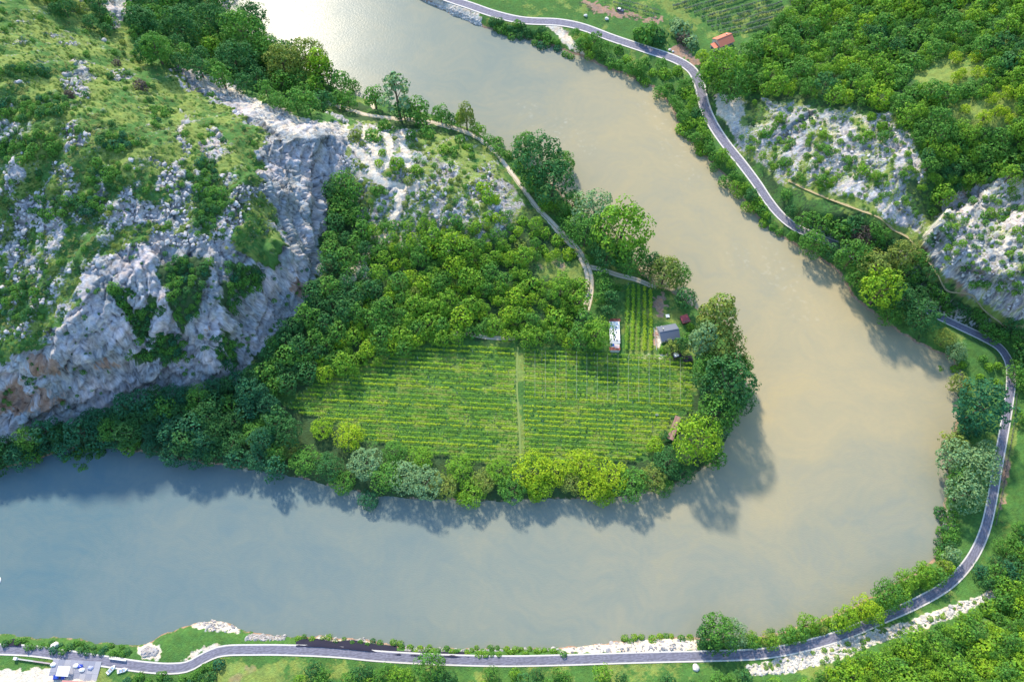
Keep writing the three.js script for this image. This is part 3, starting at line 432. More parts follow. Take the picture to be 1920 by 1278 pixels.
function fill(seed, poly, n, r0, r1, gap, mix, form, zone, kind, keep) { // dart throwing inside an outline of the photograph
  const R = rng(seed); let x0 = 1e9, x1 = -1e9, y0 = 1e9, y1 = -1e9; for (const [a, b] of poly) { x0 = Math.min(x0, a); x1 = Math.max(x1, a); y0 = Math.min(y0, b); y1 = Math.max(y1, b); }
  const own = [];
  for (let t = 0, made = 0; t < n * 14 && made < n; t++) {
    const x = lerp(x0, x1, R()), y = lerp(y0, y1, R()), r = lerp(r0, r1, R() ** 1.3); if (!inPoly(poly, x, y) || (keep && !keep(x, y, R))) continue;
    if (own.some((q) => (q[0] - x) ** 2 + (q[1] - y) ** 2 < (gap * (q[2] + r)) ** 2)) continue;
    if (plants.some((q) => (q.qx - x) ** 2 + (q.qy - y) ** 2 < (0.55 * (q.rpx + r)) ** 2 && q.zone !== zone)) continue;
    const f = Array.isArray(form) ? form[Math.floor(R() * form.length)] : form;
    const blot = fbm(x * 0.012, y * 0.012, 2); // neighbours tend to be of one sort
    own.push([x, y, r]); addPlant(x, y, r, pick(() => clamp(0.65 * R() + 0.35 * clamp(0.5 + blot)), mix), f, zone, kind); made++;
  }
}
const clump = (x, y, R) => fbm(x * 0.02, y * 0.025, 3) > (R() < 0.2 ? -0.3 : 0.06); // growth gathers in patches
// trees that stand out one by one: [x, y, radius] of the crown in the photograph
const hand = (zone, kind, list) => list.forEach(([x, y, r, c, f = 'big']) => addPlant(x, y, r, c, f, zone, kind));
hand('on the bank below the vineyard', 'riverside_tree', [[600, 798, 22, 'lime'], [652, 812, 27, 'yellow'], [512, 842, 25, 'mid'], [568, 858, 29, 'mid'], [612, 868, 27, 'dark'], [470, 804, 25, 'mid'], [430, 826, 27, 'dark'], [478, 852, 27, 'teal'], [682, 862, 31, 'silver'], [722, 888, 29, 'mid'], [756, 886, 33, 'silver'], [690, 934, 21, 'teal'], [796, 900, 33, 'silver'], [738, 842, 25, 'mid'], [786, 852, 25, 'fresh'], [832, 908, 26, 'olive'], [860, 872, 27, 'fresh'], [886, 916, 29, 'fresh'], [908, 898, 23, 'olive'], [936, 878, 25, 'fresh'], [960, 912, 28, 'mid'], [1000, 874, 38, 'yellow'], [1012, 908, 26, 'lime'], [1044, 878, 26, 'yellow'], [1074, 896, 24, 'olive'], [1092, 866, 30, 'yellow'], [1112, 904, 30, 'yellow'], [1152, 888, 31, 'yellow'], [1132, 922, 24, 'lime'], [1188, 900, 33, 'mid'], [1226, 890, 28, 'olive'], [1256, 858, 29, 'dark'], [1246, 908, 20, 'mid'], [1284, 880, 24, 'dark'], [640, 900, 24, 'mid'], [540, 836, 20, 'olive'], [496, 786, 20, 'mid'], [870, 928, 16, 'lime', 'round'], [1004, 928, 13, 'lime', 'round'], [1230, 832, 17, 'lime', 'round'], [1248, 816, 12, 'dark', 'round']]);
hand('on the tip of the spit', 'riverside_tree', [[1345, 596, 44, 'olive', 'tall'], [1318, 640, 34, 'silver', 'tall'], [1352, 652, 40, 'olive'], [1328, 694, 30, 'mid'], [1362, 722, 50, 'dark'], [1346, 772, 40, 'mid'], [1308, 822, 46, 'lime'], [1386, 690, 24, 'mid'], [1286, 562, 22, 'dark', 'round'], [1392, 752, 24, 'dark'], [1340, 860, 22, 'mid', 'round'], [1352, 800, 20, 'silver', 'round']]);
hand('on the bank beside the dirt track', 'riverside_tree', [[1246, 514, 30, 'olive'], [1272, 520, 24, 'mid'], [1222, 498, 24, 'dark'], [1166, 436, 50, 'fresh'], [1184, 480, 34, 'mid'], [1116, 394, 44, 'silver'], [1100, 432, 34, 'mid'], [1140, 470, 32, 'dark'], [1008, 298, 46, 'dark'], [1038, 340, 40, 'dark'], [1000, 340, 26, 'mid', 'round'], [1056, 304, 24, 'mid'], [985, 272, 24, 'mid'], [1074, 382, 26, 'mid'], [1070, 424, 20, 'mid', 'round'], [742, 172, 34, 'silver', 'spire'], [702, 184, 20, 'mid', 'round'], [782, 204, 22, 'mid', 'round'], [756, 206, 20, 'dark', 'round'], [826, 214, 18, 'mid', 'round'], [874, 216, 20, 'olive', 'tall'], [862, 222, 13, 'lime', 'tall'], [660, 160, 14, 'mid', 'round'], [652, 188, 18, 'mid', 'round'], [916, 262, 13, 'mid', 'round'], [936, 280, 14, 'mid', 'round'], [900, 245, 12, 'fresh', 'round']]);
hand('in the riverside wood at the foot of the mountain', 'riverside_tree', [[574, 106, 36, 'olive'], [596, 120, 28, 'lime', 'tall'], [530, 118, 32, 'olive'], [452, 58, 40, 'mid'], [440, 112, 34, 'dark'], [500, 96, 30, 'mid'], [470, 30, 28, 'dark'], [390, 30, 34, 'dark'], [336, 50, 34, 'dark'], [290, 90, 28, 'mid'], [266, 40, 26, 'dark']]);
hand('on the bank under the crag', 'riverside_tree', [[1526, 456, 27, 'mid'], [1580, 432, 24, 'mid', 'round'], [1600, 480, 30, 'mid'], [1640, 500, 33, 'olive'], [1652, 542, 40, 'lime'], [1694, 480, 28, 'olive'], [1690, 560, 30, 'dark'], [1732, 592, 32, 'dark'], [1622, 440, 24, 'bronze'], [1602, 420, 22, 'dark', 'round'], [1776, 634, 20, 'olive'], [1792, 660, 19, 'silver'], [1704, 514, 26, 'mid'], [1722, 552, 24, 'dark'], [1610, 520, 24, 'mid'], [1560, 470, 20, 'dark', 'round'], [1670, 590, 24, 'mid']]);
hand('beside the cycle path on the outer bend', 'riverside_tree', [[1840, 764, 48, 'teal'], [1800, 720, 20, 'olive'], [1796, 862, 36, 'silver'], [1832, 880, 38, 'silver'], [1812, 922, 36, 'silver'], [1848, 850, 26, 'silver'], [1802, 900, 28, 'mid'], [1786, 1040, 17, 'silver', 'round'], [1816, 800, 26, 'teal'], [1790, 830, 24, 'olive', 'round']]);
hand('on the near bank above the cycle path', 'riverside_tree', [[1350, 1186, 36, 'mid'], [1328, 1194, 24, 'dark'], [1376, 1190, 26, 'silver'], [1412, 1202, 15, 'mid', 'round'], [1444, 1200, 16, 'olive', 'round'], [1476, 1192, 16, 'mid', 'round'], [1516, 1170, 22, 'fresh'], [1500, 1188, 16, 'mid', 'round'], [1590, 1158, 22, 'lime'], [1622, 1140, 24, 'yellow'], [1666, 1116, 29, 'mid'], [1642, 1152, 20, 'lime'], [1702, 1090, 22, 'fresh'], [1736, 1076, 22, 'fresh'], [1762, 1080, 18, 'mid', 'round'], [1772, 1062, 14, 'olive', 'round'], [1576, 1170, 16, 'lime', 'round'], [806, 1250, 30, 'mid'], [1690, 1120, 20, 'fresh', 'round']]);
hand('in the meadow beside the far cycle path', 'riverside_tree', [[1218, 66, 24, 'mid', 'bush'], [1236, 72, 18, 'dark', 'bush'], [1202, 62, 16, 'mid', 'bush'], [1278, 56, 20, 'silver', 'bush'], [1268, 44, 13, 'silver', 'bush'], [1296, 78, 16, 'silver', 'bush'], [1284, 72, 15, 'bronze', 'bush'], [1358, 128, 38, 'fresh'], [1332, 146, 26, 'mid'], [1374, 160, 32, 'mid'], [1318, 104, 14, 'lime', 'round']]);
hand('around the garden plots', 'riverside_tree', [[1120, 624, 30, 'fresh'], [1090, 632, 24, 'mid', 'round'], [1148, 560, 17, 'dark', 'round'], [1136, 536, 18, 'mid', 'round'], [1128, 516, 14, 'mid', 'round'], [1142, 584, 16, 'dark', 'round'], [1124, 560, 14, 'mid', 'round'], [1262, 650, 15, 'olive', 'round'], [1276, 646, 14, 'dark', 'round'], [1244, 656, 9, 'fresh', 'bush'], [1292, 634, 12, 'mid', 'bush'], [1294, 612, 9, 'fresh', 'bush'], [1160, 540, 8, 'mid', 'bush']]);
hand('on the small rocky hill', 'riverside_tree', [[745, 307, 15, 'fresh', 'bush'], [781, 318, 11, 'fresh', 'bush'], [710, 305, 9, 'lime', 'bush'], [716, 286, 9, 'fresh', 'bush'], [800, 250, 16, 'mid', 'bush'], [770, 255, 12, 'mid', 'bush'], [832, 280, 12, 'fresh', 'bush'], [850, 282, 10, 'mid', 'bush'], [878, 276, 10, 'fresh', 'bush'], [862, 262, 11, 'mid', 'bush'], [905, 352, 14, 'lime', 'bush'], [915, 370, 14, 'fresh', 'bush'], [930, 375, 11, 'lime', 'bush'], [720, 425, 14, 'mid', 'bush'], [706, 358, 10, 'mid', 'bush'], [765, 339, 9, 'olive', 'bush'], [700, 255, 16, 'mid', 'bush'], [665, 255, 14, 'olive', 'bush'], [720, 235, 14, 'mid', 'bush'], [790, 230, 16, 'mid', 'bush']]);
// woods and thickets
const D = [['dark', 0.4], ['mid', 0.4], ['teal', 0.2]], M = [['mid', 0.5], ['fresh', 0.3], ['dark', 0.2]], L = [['mid', 0.3], ['fresh', 0.4], ['lime', 0.2], ['olive', 0.1]];
fill(1, [[240, -40], [415, -40], [425, 20], [490, 62], [600, 130], [690, 190], [640, 205], [580, 195], [500, 190], [430, 150], [340, 120], [262, 92], [236, 60]], 90, 14, 24, 0.55, [['dark', 0.4], ['mid', 0.35], ['fresh', 0.15], ['olive', 0.1]], 'round', 'in the riverside wood at the foot of the mountain', 'riverside_tree');
fill(2, [[40, -40], [200, -40], [206, 40], [214, 62], [190, 58], [150, 30], [60, 5]], 22, 11, 16, 0.6, [['dark', 0.4], ['mid', 0.4], ['olive', 0.2]], 'round', 'in the copse beside the grey rock slide', 'riverside_tree');
fill(3, [[0, 840], [110, 795], [200, 770], [280, 742], [350, 732], [430, 722], [470, 690], [498, 720], [505, 760], [540, 800], [560, 830], [520, 880], [430, 872], [340, 856], [250, 842], [150, 830], [60, 856], [-40, 880], [-40, 850]], 90, 18, 28, 0.52, [['dark', 0.45], ['teal', 0.3], ['mid', 0.25]], ['round', 'big'], 'under the cliffs by the river', 'riverside_tree');
fill(4, [[615, 340], [660, 330], [672, 400], [690, 470], [680, 500], [700, 540], [640, 640], [560, 720], [480, 740], [470, 690], [510, 640], [570, 570], [605, 510], [618, 430]], 95, 15, 23, 0.55, [['dark', 0.45], ['mid', 0.4], ['fresh', 0.15]], 'round', 'in the gully under the cliff', 'woodland_tree');
fill(5, [[690, 470], [760, 450], [830, 430], [880, 455], [980, 470], [1000, 520], [1090, 525], [1098, 590], [1130, 650], [1080, 648], [1000, 640], [900, 625], [820, 640], [740, 660], [680, 690], [590, 708], [550, 708], [640, 630], [700, 540]], 240, 9, 23, 0.52, [['mid', 0.3], ['fresh', 0.35], ['lime', 0.25], ['olive', 0.1]], ['round', 'round', 'round', 'bush'], 'in the wood between the small hill and the vineyard', 'woodland_tree');
fill(6, [[690, 425], [860, 405], [990, 400], [1040, 440], [1090, 490], [1000, 480], [880, 455], [700, 465]], 60, 8, 15, 0.75, L, ['round', 'bush'], 'among the rocks on the small hill', 'woodland_tree');
fill(7, [[560, 180], [700, 225], [860, 250], [940, 310], [1020, 420], [1090, 500], [1120, 500], [1080, 400], [1000, 370], [950, 270], [880, 230], [700, 195], [620, 160]], 70, 9, 15, 0.62, M, ['round', 'bush'], 'along the dirt track', 'woodland_tree', (x, y) => segDist([[560, 176], [690, 214], [800, 226], [892, 255], [946, 308], [1006, 388], [1075, 457], [1105, 520]], x, y)[0] > 13);
fill(8, [[1315, 120], [1385, 112], [1400, 84], [1480, 20], [1560, -60], [2000, -60], [2000, 330], [1860, 330], [1760, 380], [1745, 315], [1700, 212], [1560, 176], [1440, 168], [1400, 160], [1330, 160]], 640, 8, 22, 0.5, [['dark', 0.2], ['mid', 0.3], ['fresh', 0.32], ['lime', 0.12], ['olive', 0.06]], ['round', 'round', 'round', 'bush'], 'in the wood on the slope across the river', 'hillside_tree', (x, y, R) => ![[1800, 130, 58, 32], [1830, 210, 60, 30], [1742, 142, 40, 18], [1880, 205, 38, 46]].some(([a, b, c, d]) => ((x - a) / c) ** 2 + ((y - b) / d) ** 2 < 1));
fill(9, [[1700, 40], [1900, 30], [1900, 240], [1780, 200], [1740, 130]], 16, 9, 14, 0.8, [['yellow', 1]], 'round', 'in flower in the wood on the slope', 'hillside_tree', (x, y) => Math.abs(x - 1850) < 60);
fill(10, [[1380, 190], [1560, 190], [1740, 230], [1760, 380], [1900, 330], [2000, 330], [2000, 480], [1760, 400], [1680, 420], [1500, 400], [1400, 300]], 62, 5, 13, 0.7, M, ['round', 'bush', 'bush'], 'among the pale rocks on the slope', 'hillside_tree', clump);
fill(11, [[1400, 330], [1440, 352], [1500, 405], [1560, 408], [1640, 425], [1720, 462], [1760, 540], [1860, 600], [1920, 620], [1920, 700], [1890, 640], [1780, 585], [1700, 540], [1620, 480], [1560, 440], [1500, 420], [1440, 370]], 75, 11, 18, 0.6, [['dark', 0.45], ['mid', 0.4], ['olive', 0.15]], 'round', 'in the thicket between the cycle path and the crag', 'hillside_tree', (x, y) => segDist(pathPx, x, y)[0] > 15);
fill(12, [[1900, 660], [1990, 640], [1990, 800], [1915, 790], [1906, 720]], 14, 14, 20, 0.6, D, 'round', 'in the thicket between the cycle path and the crag', 'hillside_tree');
fill(13, [[905, 34], [1020, 52], [1075, 110], [1030, 92], [940, 66]], 26, 7, 11, 0.6, D, 'bush', 'in the hedge between the far path and the water', 'shrub');
fill(14, [[1050, 52], [1150, 82], [1270, 126], [1298, 150], [1306, 200], [1330, 250], [1400, 340], [1460, 420], [1490, 445], [1440, 430], [1400, 390], [1330, 305], [1275, 240], [1250, 180], [1180, 140], [1100, 105]], 90, 9, 14, 0.58, M, ['bush', 'round'], 'in the hedge between the far path and the water', 'riverside_tree', (x, y) => segDist(pathPx, x, y)[0] > 13);
fill(15, [[1760, 690], [1880, 660], [1885, 720], [1800, 740]], 8, 8, 12, 0.8, M, 'bush', 'on the grassy bank of the outer bend', 'shrub', (x, y) => segDist(pathPx, x, y)[0] > 16);
fill(16, [[1760, 960], [1790, 950], [1800, 1040], [1760, 1050]], 14, 8, 13, 0.6, D, 'bush', 'on the grassy bank of the outer bend', 'shrub');
fill(17, [[1380, 1196], [1560, 1160], [1780, 1050], [1800, 1062], [1700, 1118], [1570, 1180], [1450, 1208]], 40, 9, 15, 0.62, L, ['bush', 'round'], 'on the near bank above the cycle path', 'riverside_tree', (x, y) => segDist(pathPx, x, y)[0] > 16);
fill(18, [[1480, 1300], [1560, 1250], [1660, 1215], [1790, 1165], [1890, 1110], [1920, 1040], [1990, 1020], [1990, 1320], [1480, 1320]], 210, 9, 23, 0.53, [['mid', 0.35], ['fresh', 0.35], ['lime', 0.2], ['dark', 0.1]], ['round', 'round', 'bush'], 'in the wood below the gravel slope', 'woodland_tree');
fill(19, [[1840, 1070], [1900, 990], [1990, 1000], [1990, 1060], [1900, 1100], [1850, 1100]], 26, 13, 19, 0.56, D, 'round', 'in the wood below the gravel slope', 'woodland_tree', (x, y) => segDist(pathPx, x, y)[0] > 24);
fill(20, [[560, 1262], [640, 1244], [720, 1252], [880, 1258], [960, 1252], [1040, 1246], [1160, 1256], [1240, 1262], [1400, 1266], [1480, 1290], [1480, 1330], [560, 1330]], 70, 12, 19, 0.55, [['mid', 0.35], ['dark', 0.3], ['fresh', 0.35]], 'round', 'in the copse along the near side of the path', 'woodland_tree', (x, y) => segDist(pathPx, x, y)[0] > 24);
fill(21, [[750, 1212], [900, 1214], [1060, 1216], [1060, 1226], [900, 1228], [750, 1222]], 30, 5, 8.5, 0.7, L, 'bush', 'at the foot of the near bank', 'shrub');
fill(22, [[540, 1190], [760, 1206], [760, 1214], [560, 1200]], 14, 5, 8, 0.8, M, 'bush', 'at the foot of the near bank', 'shrub');
fill(23, [[1160, 1196], [1270, 1190], [1300, 1196], [1180, 1204]], 12, 6, 9, 0.7, L, 'bush', 'at the foot of the near bank', 'shrub');
fill(24, [[-20, 1196], [250, 1212], [240, 1230], [100, 1218], [-20, 1204]], 30, 5, 9, 0.7, D, 'bush', 'at the foot of the near bank', 'shrub');
fill(26, [[1395, 1250], [1480, 1234], [1600, 1196], [1680, 1176], [1870, 1106], [1880, 1114], [1780, 1158], [1650, 1203], [1560, 1238], [1480, 1260]], 46, 2.5, 7, 0.7, L, 'bush', 'on the gravel slope', 'shrub');
fill(25, [[380, 1250], [410, 1240], [408, 1290], [350, 1300], [240, 1300], [230, 1262], [330, 1268]], 26, 7, 12, 0.65, D, 'bush', 'in the copse along the near side of the path', 'shrub');
// shrubs on the mountain: thick in the gullies, loose on the grass
gullies.forEach((g, i) => fill(41 + i, g, 40, 5, 12, 0.6, D, 'bush', 'in the green gullies of the limestone cliff', 'shrub'));
for (const [s, x, y, a, b, n] of [[71, 390, 350, 26, 66, 40], [72, 60, 200, 70, 26, 30], [73, 50, 275, 70, 26, 30], [74, 120, 385, 70, 20, 26], [75, 20, 560, 50, 40, 24], [76, 220, 262, 40, 16, 16], [77, 200, 330, 30, 26, 18], [78, 300, 215, 20, 14, 8], [79, 40, 130, 50, 14, 14]]) fill(s, disc(x, y, a, b).map(([u, v], k) => [u + 14 * n2(k * 0.9, s), v + 10 * n2b(k * 0.9, s)]), n, 5, 12, 0.62, D, 'bush', 'on the rocky mountainside', 'shrub', (x, y, R) => fbm(x * 0.03, y * 0.03, 2) > -0.25 || R() < 0.3);
fill(60, [[-60, 0], [200, 60], [340, 140], [500, 250], [500, 440], [250, 440], [150, 510], [60, 650], [-60, 660]], 330, 2.2, 8, 0.7, [['dark', 0.4], ['mid', 0.45], ['olive', 0.15]], 'bush', 'on the rocky mountainside', 'shrub', clump);
fill(61, [[170, 510], [250, 455], [420, 460], [590, 400], [596, 500], [500, 630], [430, 700], [200, 750], [60, 800], [-40, 800], [-40, 700]], 170, 2, 6, 0.55, D, 'bush', 'in the cracks of the limestone cliff', 'shrub', (x, y, R) => fbm(x * 0.016 + y * 0.01, y * 0.03 - x * 0.02, 3) > 0.14);
fill(62, [[1440, 190], [1740, 235], [1745, 320], [1700, 400], [1500, 345], [1380, 270]], 230, 2, 7, 0.65, M, 'bush', 'among the pale rocks on the slope', 'shrub', clump);
fill(63, [[1735, 450], [1800, 370], [1930, 340], [1930, 560], [1830, 540]], 130, 2.5, 9, 0.7, M, 'bush', 'on top of the crag', 'shrub', clump);
fill(64, [[670, 250], [880, 270], [970, 400], [900, 440], [720, 440], [660, 380]], 110, 3, 7, 1.1, [['olive', 0.4], ['mid', 0.6]], 'bush', 'on the small rocky hill', 'shrub', (x, y) => goat.every((l) => segDist(l, x, y)[0] > 9));
hand('on the grassy mountainside', 'shrub', [[262, 160, 14, 'bronze', 'bush'], [130, 178, 11, 'bronze', 'bush'], [218, 118, 9, 'bronze', 'bush'], [396, 178, 8, 'mid', 'bush']]);
{
  const size = (r) => r > 34 ? 'very large' : r > 26 ? 'large' : r > 19 ? 'medium' : r > 12 ? 'small' : r > 7 ? 'low' : 'tiny';
  const shape = { round: 'round-crowned', big: 'broad many-lobed', tall: 'tall pointed', spire: 'thin open spire-like', bush: 'bushy' };
  const byKind = {}; for (const q of plants) (byKind[q.kind] ??= []).push(q);
  const near = (q) => { let b = null, bd = 1e9; for (const o of plants) if (o !== q && o.rpx > 9) { const d = (o.x - q.x) ** 2 + (o.z - q.z) ** 2; if (d < bd) { bd = d; b = o; } } return bd < 400 ? b : null; };
  const WORDS = (t) => t.split(/[ -]/).length;
  const LM = { // nearest landmark, for woods with many alike trees
    'in the wood on the slope across the river': [[1345, 95, 'beside the orange-roofed house'], [1330, 170, 'over the bend of the far path'], [1470, 20, 'at the edge of the far vine field'], [1800, 130, 'by the small clearing on the wooded slope'], [1850, 210, 'by the wide clearing on the wooded slope'], [1480, 180, 'just above the pale rocks'], [1700, 220, 'at the top corner of the pale rocks'], [1860, 320, 'in the wood behind the crag'], [1600, 110, 'deep in the wood on the slope'], [1700, 40, 'high in the wood on the slope']],
    'in the wood between the small hill and the vineyard': [[760, 470, 'at the foot of the small rocky hill'], [650, 520, 'by the pale scree fork'], [620, 690, 'at the narrow end of the vineyard'], [760, 640, 'at the long edge of the vineyard'], [960, 620, 'beside the grass lane of the vineyard'], [1090, 560, 'beside the bend of the dirt track'], [1120, 640, 'beside the long white shed'], [900, 550, 'in the middle of the spit wood']],
    'in the wood below the gravel slope': [[1560, 1250, 'at the foot of the gravel slope'], [1800, 1150, 'beside the upper end of the gravel slope'], [1880, 1060, 'on the outside of the path bend'], [1880, 1250, 'high in the wood below the gravel'], [1700, 1250, 'in the middle of the wood below the gravel']],
    'on the rocky mountainside': [[60, 50, 'near the grassy top of the mountain'], [250, 150, 'on the grassy shoulder of the mountain'], [450, 230, 'beside the pale rock slab'], [390, 350, 'in the ravine beside the bare spur'], [60, 250, 'in the scrub band on the mountain'], [200, 350, 'among the outcrops above the cliff'], [60, 500, 'at the cliff edge'], [300, 430, 'on the brink above the green gullies']],
    'under the cliffs by the river': [[60, 850, 'where the cliff meets the river'], [250, 800, 'in the shade of the high cliff'], [430, 760, 'at the corner of the cliff'], [520, 800, 'between the cliff and the vineyard']],
    'in the hedge between the far path and the water': [[1000, 70, 'by the boat slip on the far bank'], [1180, 110, 'on the straight bank below the far path'], [1290, 210, 'inside the bend of the far path'], [1400, 370, 'on the steep bank under the pale rocks']],
  };
  let turn = rng(77); const protos = {};
  const proto = (form, i) => protos[form + i] ??= (() => { const f = FORMS[form][i]; if (!f.trunk) return new THREE.Mesh(f.crown, leafMat.mid); const g = new THREE.Group(); const t = new THREE.Mesh(f.trunk, barkMat), c = new THREE.Mesh(f.crown, leafMat.mid); t.name = 'trunk'; c.name = 'crown'; g.add(t, c); return g; })();
  const rest = {};
  for (const kind in byKind) {
    const list = byKind[kind]; const inFrame = (q) => q.qx > -5 && q.qx < W + 5 && q.qy > -5 && q.qy < HGT + 5;
    list.sort((a, b) => inFrame(b) - inFrame(a) || b.rpx - a.rpx);
    list.forEach((q, i) => {
      const v = Math.floor(turn() * FORMS[q.form].length), a = turn() * 6.28, k = q.r * (0.98 + 0.1 * turn()), ky = k * (0.88 + 0.24 * turn()) * (q.zone.includes('below the vineyard') ? 0.56 : q.zone.includes('tip of the spit') ? 1.12 : 1);
      if (i >= (kind === 'shrub' ? 295 : 290)) { ((rest[kind] ??= {})[q.form + v] ??= []).push([q, a, k, ky, v]); return; }
      const o = proto(q.form, v).clone(), nb = near(q);
      o.name = numbered(kind === 'shrub' || q.form === 'bush' ? 'shrub' : kind); o.position.set(q.x, q.y - 0.03 * q.r, q.z); o.rotation.y = a; o.scale.set(k, ky, k);
      if (o.isMesh) o.material = leafMat[q.color]; else o.children[1].material = leafMat[q.color];
      const what = q.form === 'bush' ? 'shrub' : 'tree';
      const lm = LM[q.zone] && LM[q.zone].reduce((b, e) => (e[0] - q.qx) ** 2 + (e[1] - q.qy) ** 2 < b[0] ? [(e[0] - q.qx) ** 2 + (e[1] - q.qy) ** 2, e[2]] : b, [1e9, ''])[1];
      const label = `${size(q.rpx)} ${q.form === 'round' || q.form === 'bush' ? '' : shape[q.form] + ' '}${WORD[q.color]} ${what} ${lm ?? q.zone}`;
      const words = WORDS(label), extra = nb && ` near ${/^[aeiou]/.test(WORD[nb.color]) ? 'an' : 'a'} ${WORD[nb.color].split(' ')[0]} one`;
      const long = WORDS(label) > 16; tag(o, long ? label.replace('broad many-lobed ', '') : nb && words + 4 <= 16 && !label.includes('many-lobed') ? label + (nb.color !== q.color ? extra : ' near one alike') : label, what === 'shrub' ? 'shrub' : 'tree', `${what}s ${lm ?? q.zone}`);
      scene.add(shadows(o));
    });
  }
  // past the first few hundred of a kind: the rest of each wood as one mass
  const MASS = { hillside_tree: 'distant_woodland', woodland_tree: 'woodland_mass', riverside_tree: 'riverside_woodland', shrub: 'scrub' }, LAB = { hillside_tree: 'dense mixed green wood covering the slope across the river', woodland_tree: 'thick green undergrowth of small trees between the larger ones', riverside_tree: 'small trees filling the bank between the larger ones', shrub: 'low dark scrub dotted over the limestone slopes' };
  for (const kind in rest) {
    let all = []; for (const f in rest[kind]) all.push(...rest[kind][f]);
    const byForm = {}; for (const e of all) (byForm[e[0].form === 'bush' ? 'bush' : 'round'] ??= []).push(e);
    for (const f in byForm) {
      const e = byForm[f], white = new THREE.MeshPhysicalMaterial({ roughness: 0.95, vertexColors: true, transmission: 0.35, thickness: 0, side: THREE.DoubleSide, specularIntensity: 0.3 });
      const im = new THREE.InstancedMesh(FORMS[f][1].crown, white, e.length), m = new THREE.Matrix4(), q4 = new THREE.Quaternion(), c = new THREE.Color();
      e.forEach(([q, a, k, ky], i) => { m.compose(new THREE.Vector3(q.x, q.y - 0.03 * q.r, q.z), q4.setFromAxisAngle(new THREE.Vector3(0, 1, 0), a), new THREE.Vector3(k, ky, k)); im.setMatrixAt(i, m); im.setColorAt(i, c.setRGB(...GREEN[q.color])); });
      im.name = numbered(f === 'bush' && kind !== 'shrub' ? 'undergrowth' : MASS[kind]); im.castShadow = im.receiveShadow = true; scene.add(tag(im, LAB[kind], 'woodland', null, 'stuff'));
    }
  }
}

// ---------------------------------------------------------------- vineyards: each row is a thing with its posts
const ORD = (() => { const a = ['first', 'second', 'third', 'fourth', 'fifth', 'sixth', 'seventh', 'eighth', 'ninth', 'tenth', 'eleventh', 'twelfth', 'thirteenth', 'fourteenth', 'fifteenth', 'sixteenth', 'seventeenth', 'eighteenth', 'nineteenth', 'twentieth']; for (const t of ['twenty', 'thirty']) { if (t === 'thirty') a.push('thirtieth'); for (let k = 0; k < 9; k++) a.push(`${t}-${a[k]}`); } return a; })();
const postMat = std(0.55, 0.54, 0.5, 0.9), postGeo = new THREE.CylinderGeometry(0.075, 0.085, 2.4, 5).translate(0, 1.2, 0);
const vineMats = [[0.25, 0.42, 0.03], [0.20, 0.37, 0.035], [0.165, 0.33, 0.04], [0.31, 0.45, 0.03]].map((c) => { const m = new THREE.MeshPhysicalMaterial({ roughness: 0.95, vertexColors: true, transmission: 0.3, thickness: 0, side: THREE.DoubleSide, specularIntensity: 0.3 }); m.color.setRGB(...c); return m; });
const paleVine = new THREE.MeshPhysicalMaterial({ roughness: 0.95, vertexColors: true, transmission: 0.3, thickness: 0, side: THREE.DoubleSide, specularIntensity: 0.3 }); paleVine.color.setRGB(0.13, 0.18, 0.12);
function vineRow(seed, a, b, width, mat, label, group, postGap, dens = 20, gaps = 0.3) {
  const R = rng(seed), L = Math.hypot(b[0] - a[0], b[2] - a[2]), ux = (b[0] - a[0]) / L, uz = (b[2] - a[2]) / L;
  const o = thing('vine_row', label, 'vine row', a, 0, group), s0 = R() * 100;
  const put = () => { for (let k = 0; k < 30; k++) { const t = R() * L, dn = n2(t * 0.12 + s0, seed) + 0.6 * n2b(t * 0.5 + s0, seed); if (dn < -0.75 + gaps && R() < 0.8) continue; const sp = (R() + R() - 1) * width * (0.8 + 0.35 * n2b(t * 0.6, seed)), x = ux * t - uz * sp, z = uz * t + ux * sp; return [x, H(a[0] + x, a[2] + z) - a[1] + 1.75 - 0.55 * Math.abs(sp) / width - 0.7 * R() * R() + 0.25 * n2(t, seed), z, -uz * sp * 0.7, 1, ux * sp * 0.7]; } return [0, 1.5, 0, 0, 1, 0]; };
  mesh('foliage', leafSoup(R, put, Math.round(L * dens), 0.27), mat, o);
  for (let t = 0.3; t < L; t += postGap) { const p = mesh('post', postGeo, postMat, o), x = ux * t, z = uz * t; p.position.set(x, H(a[0] + x, a[2] + z) - a[1] - 0.1, z); }
  return o;
}
const blockA = [[830, 640], [965, 648], [972, 862], [905, 868], [690, 824], [640, 796], [530, 764], [592, 714], [700, 676], [760, 656]], blockB = [[982, 650], [1135, 656], [1300, 672], [1300, 772], [1262, 778], [1236, 830], [1190, 862], [982, 866]];
for (const [poly, side, seed, xs] of [[blockA, 'on the mountain side of the grass lane', 500, 540], [blockB, 'between the grass lane and the shore trees', 600, 984]]) {
  const rows = [];
  for (let y0 = 560; y0 < 900; y0 += 8.8) { let x0 = null, x1 = null; for (let x = 540; x < 1310; x += 2) { const y = y0 + 0.055 * (x - 540); if (inPoly(poly, x, y)) { x0 ??= x; x1 = x; } } if (x0 !== null && x1 - x0 > 60) rows.push([x0, y0 + 0.055 * (x0 - 540), x1, y0 + 0.055 * (x1 - 540)]); }
  rows.forEach(([a, b, c, d], i) => vineRow(seed + i, hit(a, b, 1.6), hit(c, d, 1.6), 0.9, vineMats[seed === 600 && i > 11 && i < 17 ? 3 : (i * 7 + (seed === 600)) % 4], `long leafy vine row ${side}, ${ORD[i]} from the wood`, 'vine rows on the river spit', seed === 600 ? 8 : 13, 17, seed === 500 ? 0.42 : 0.26));
}
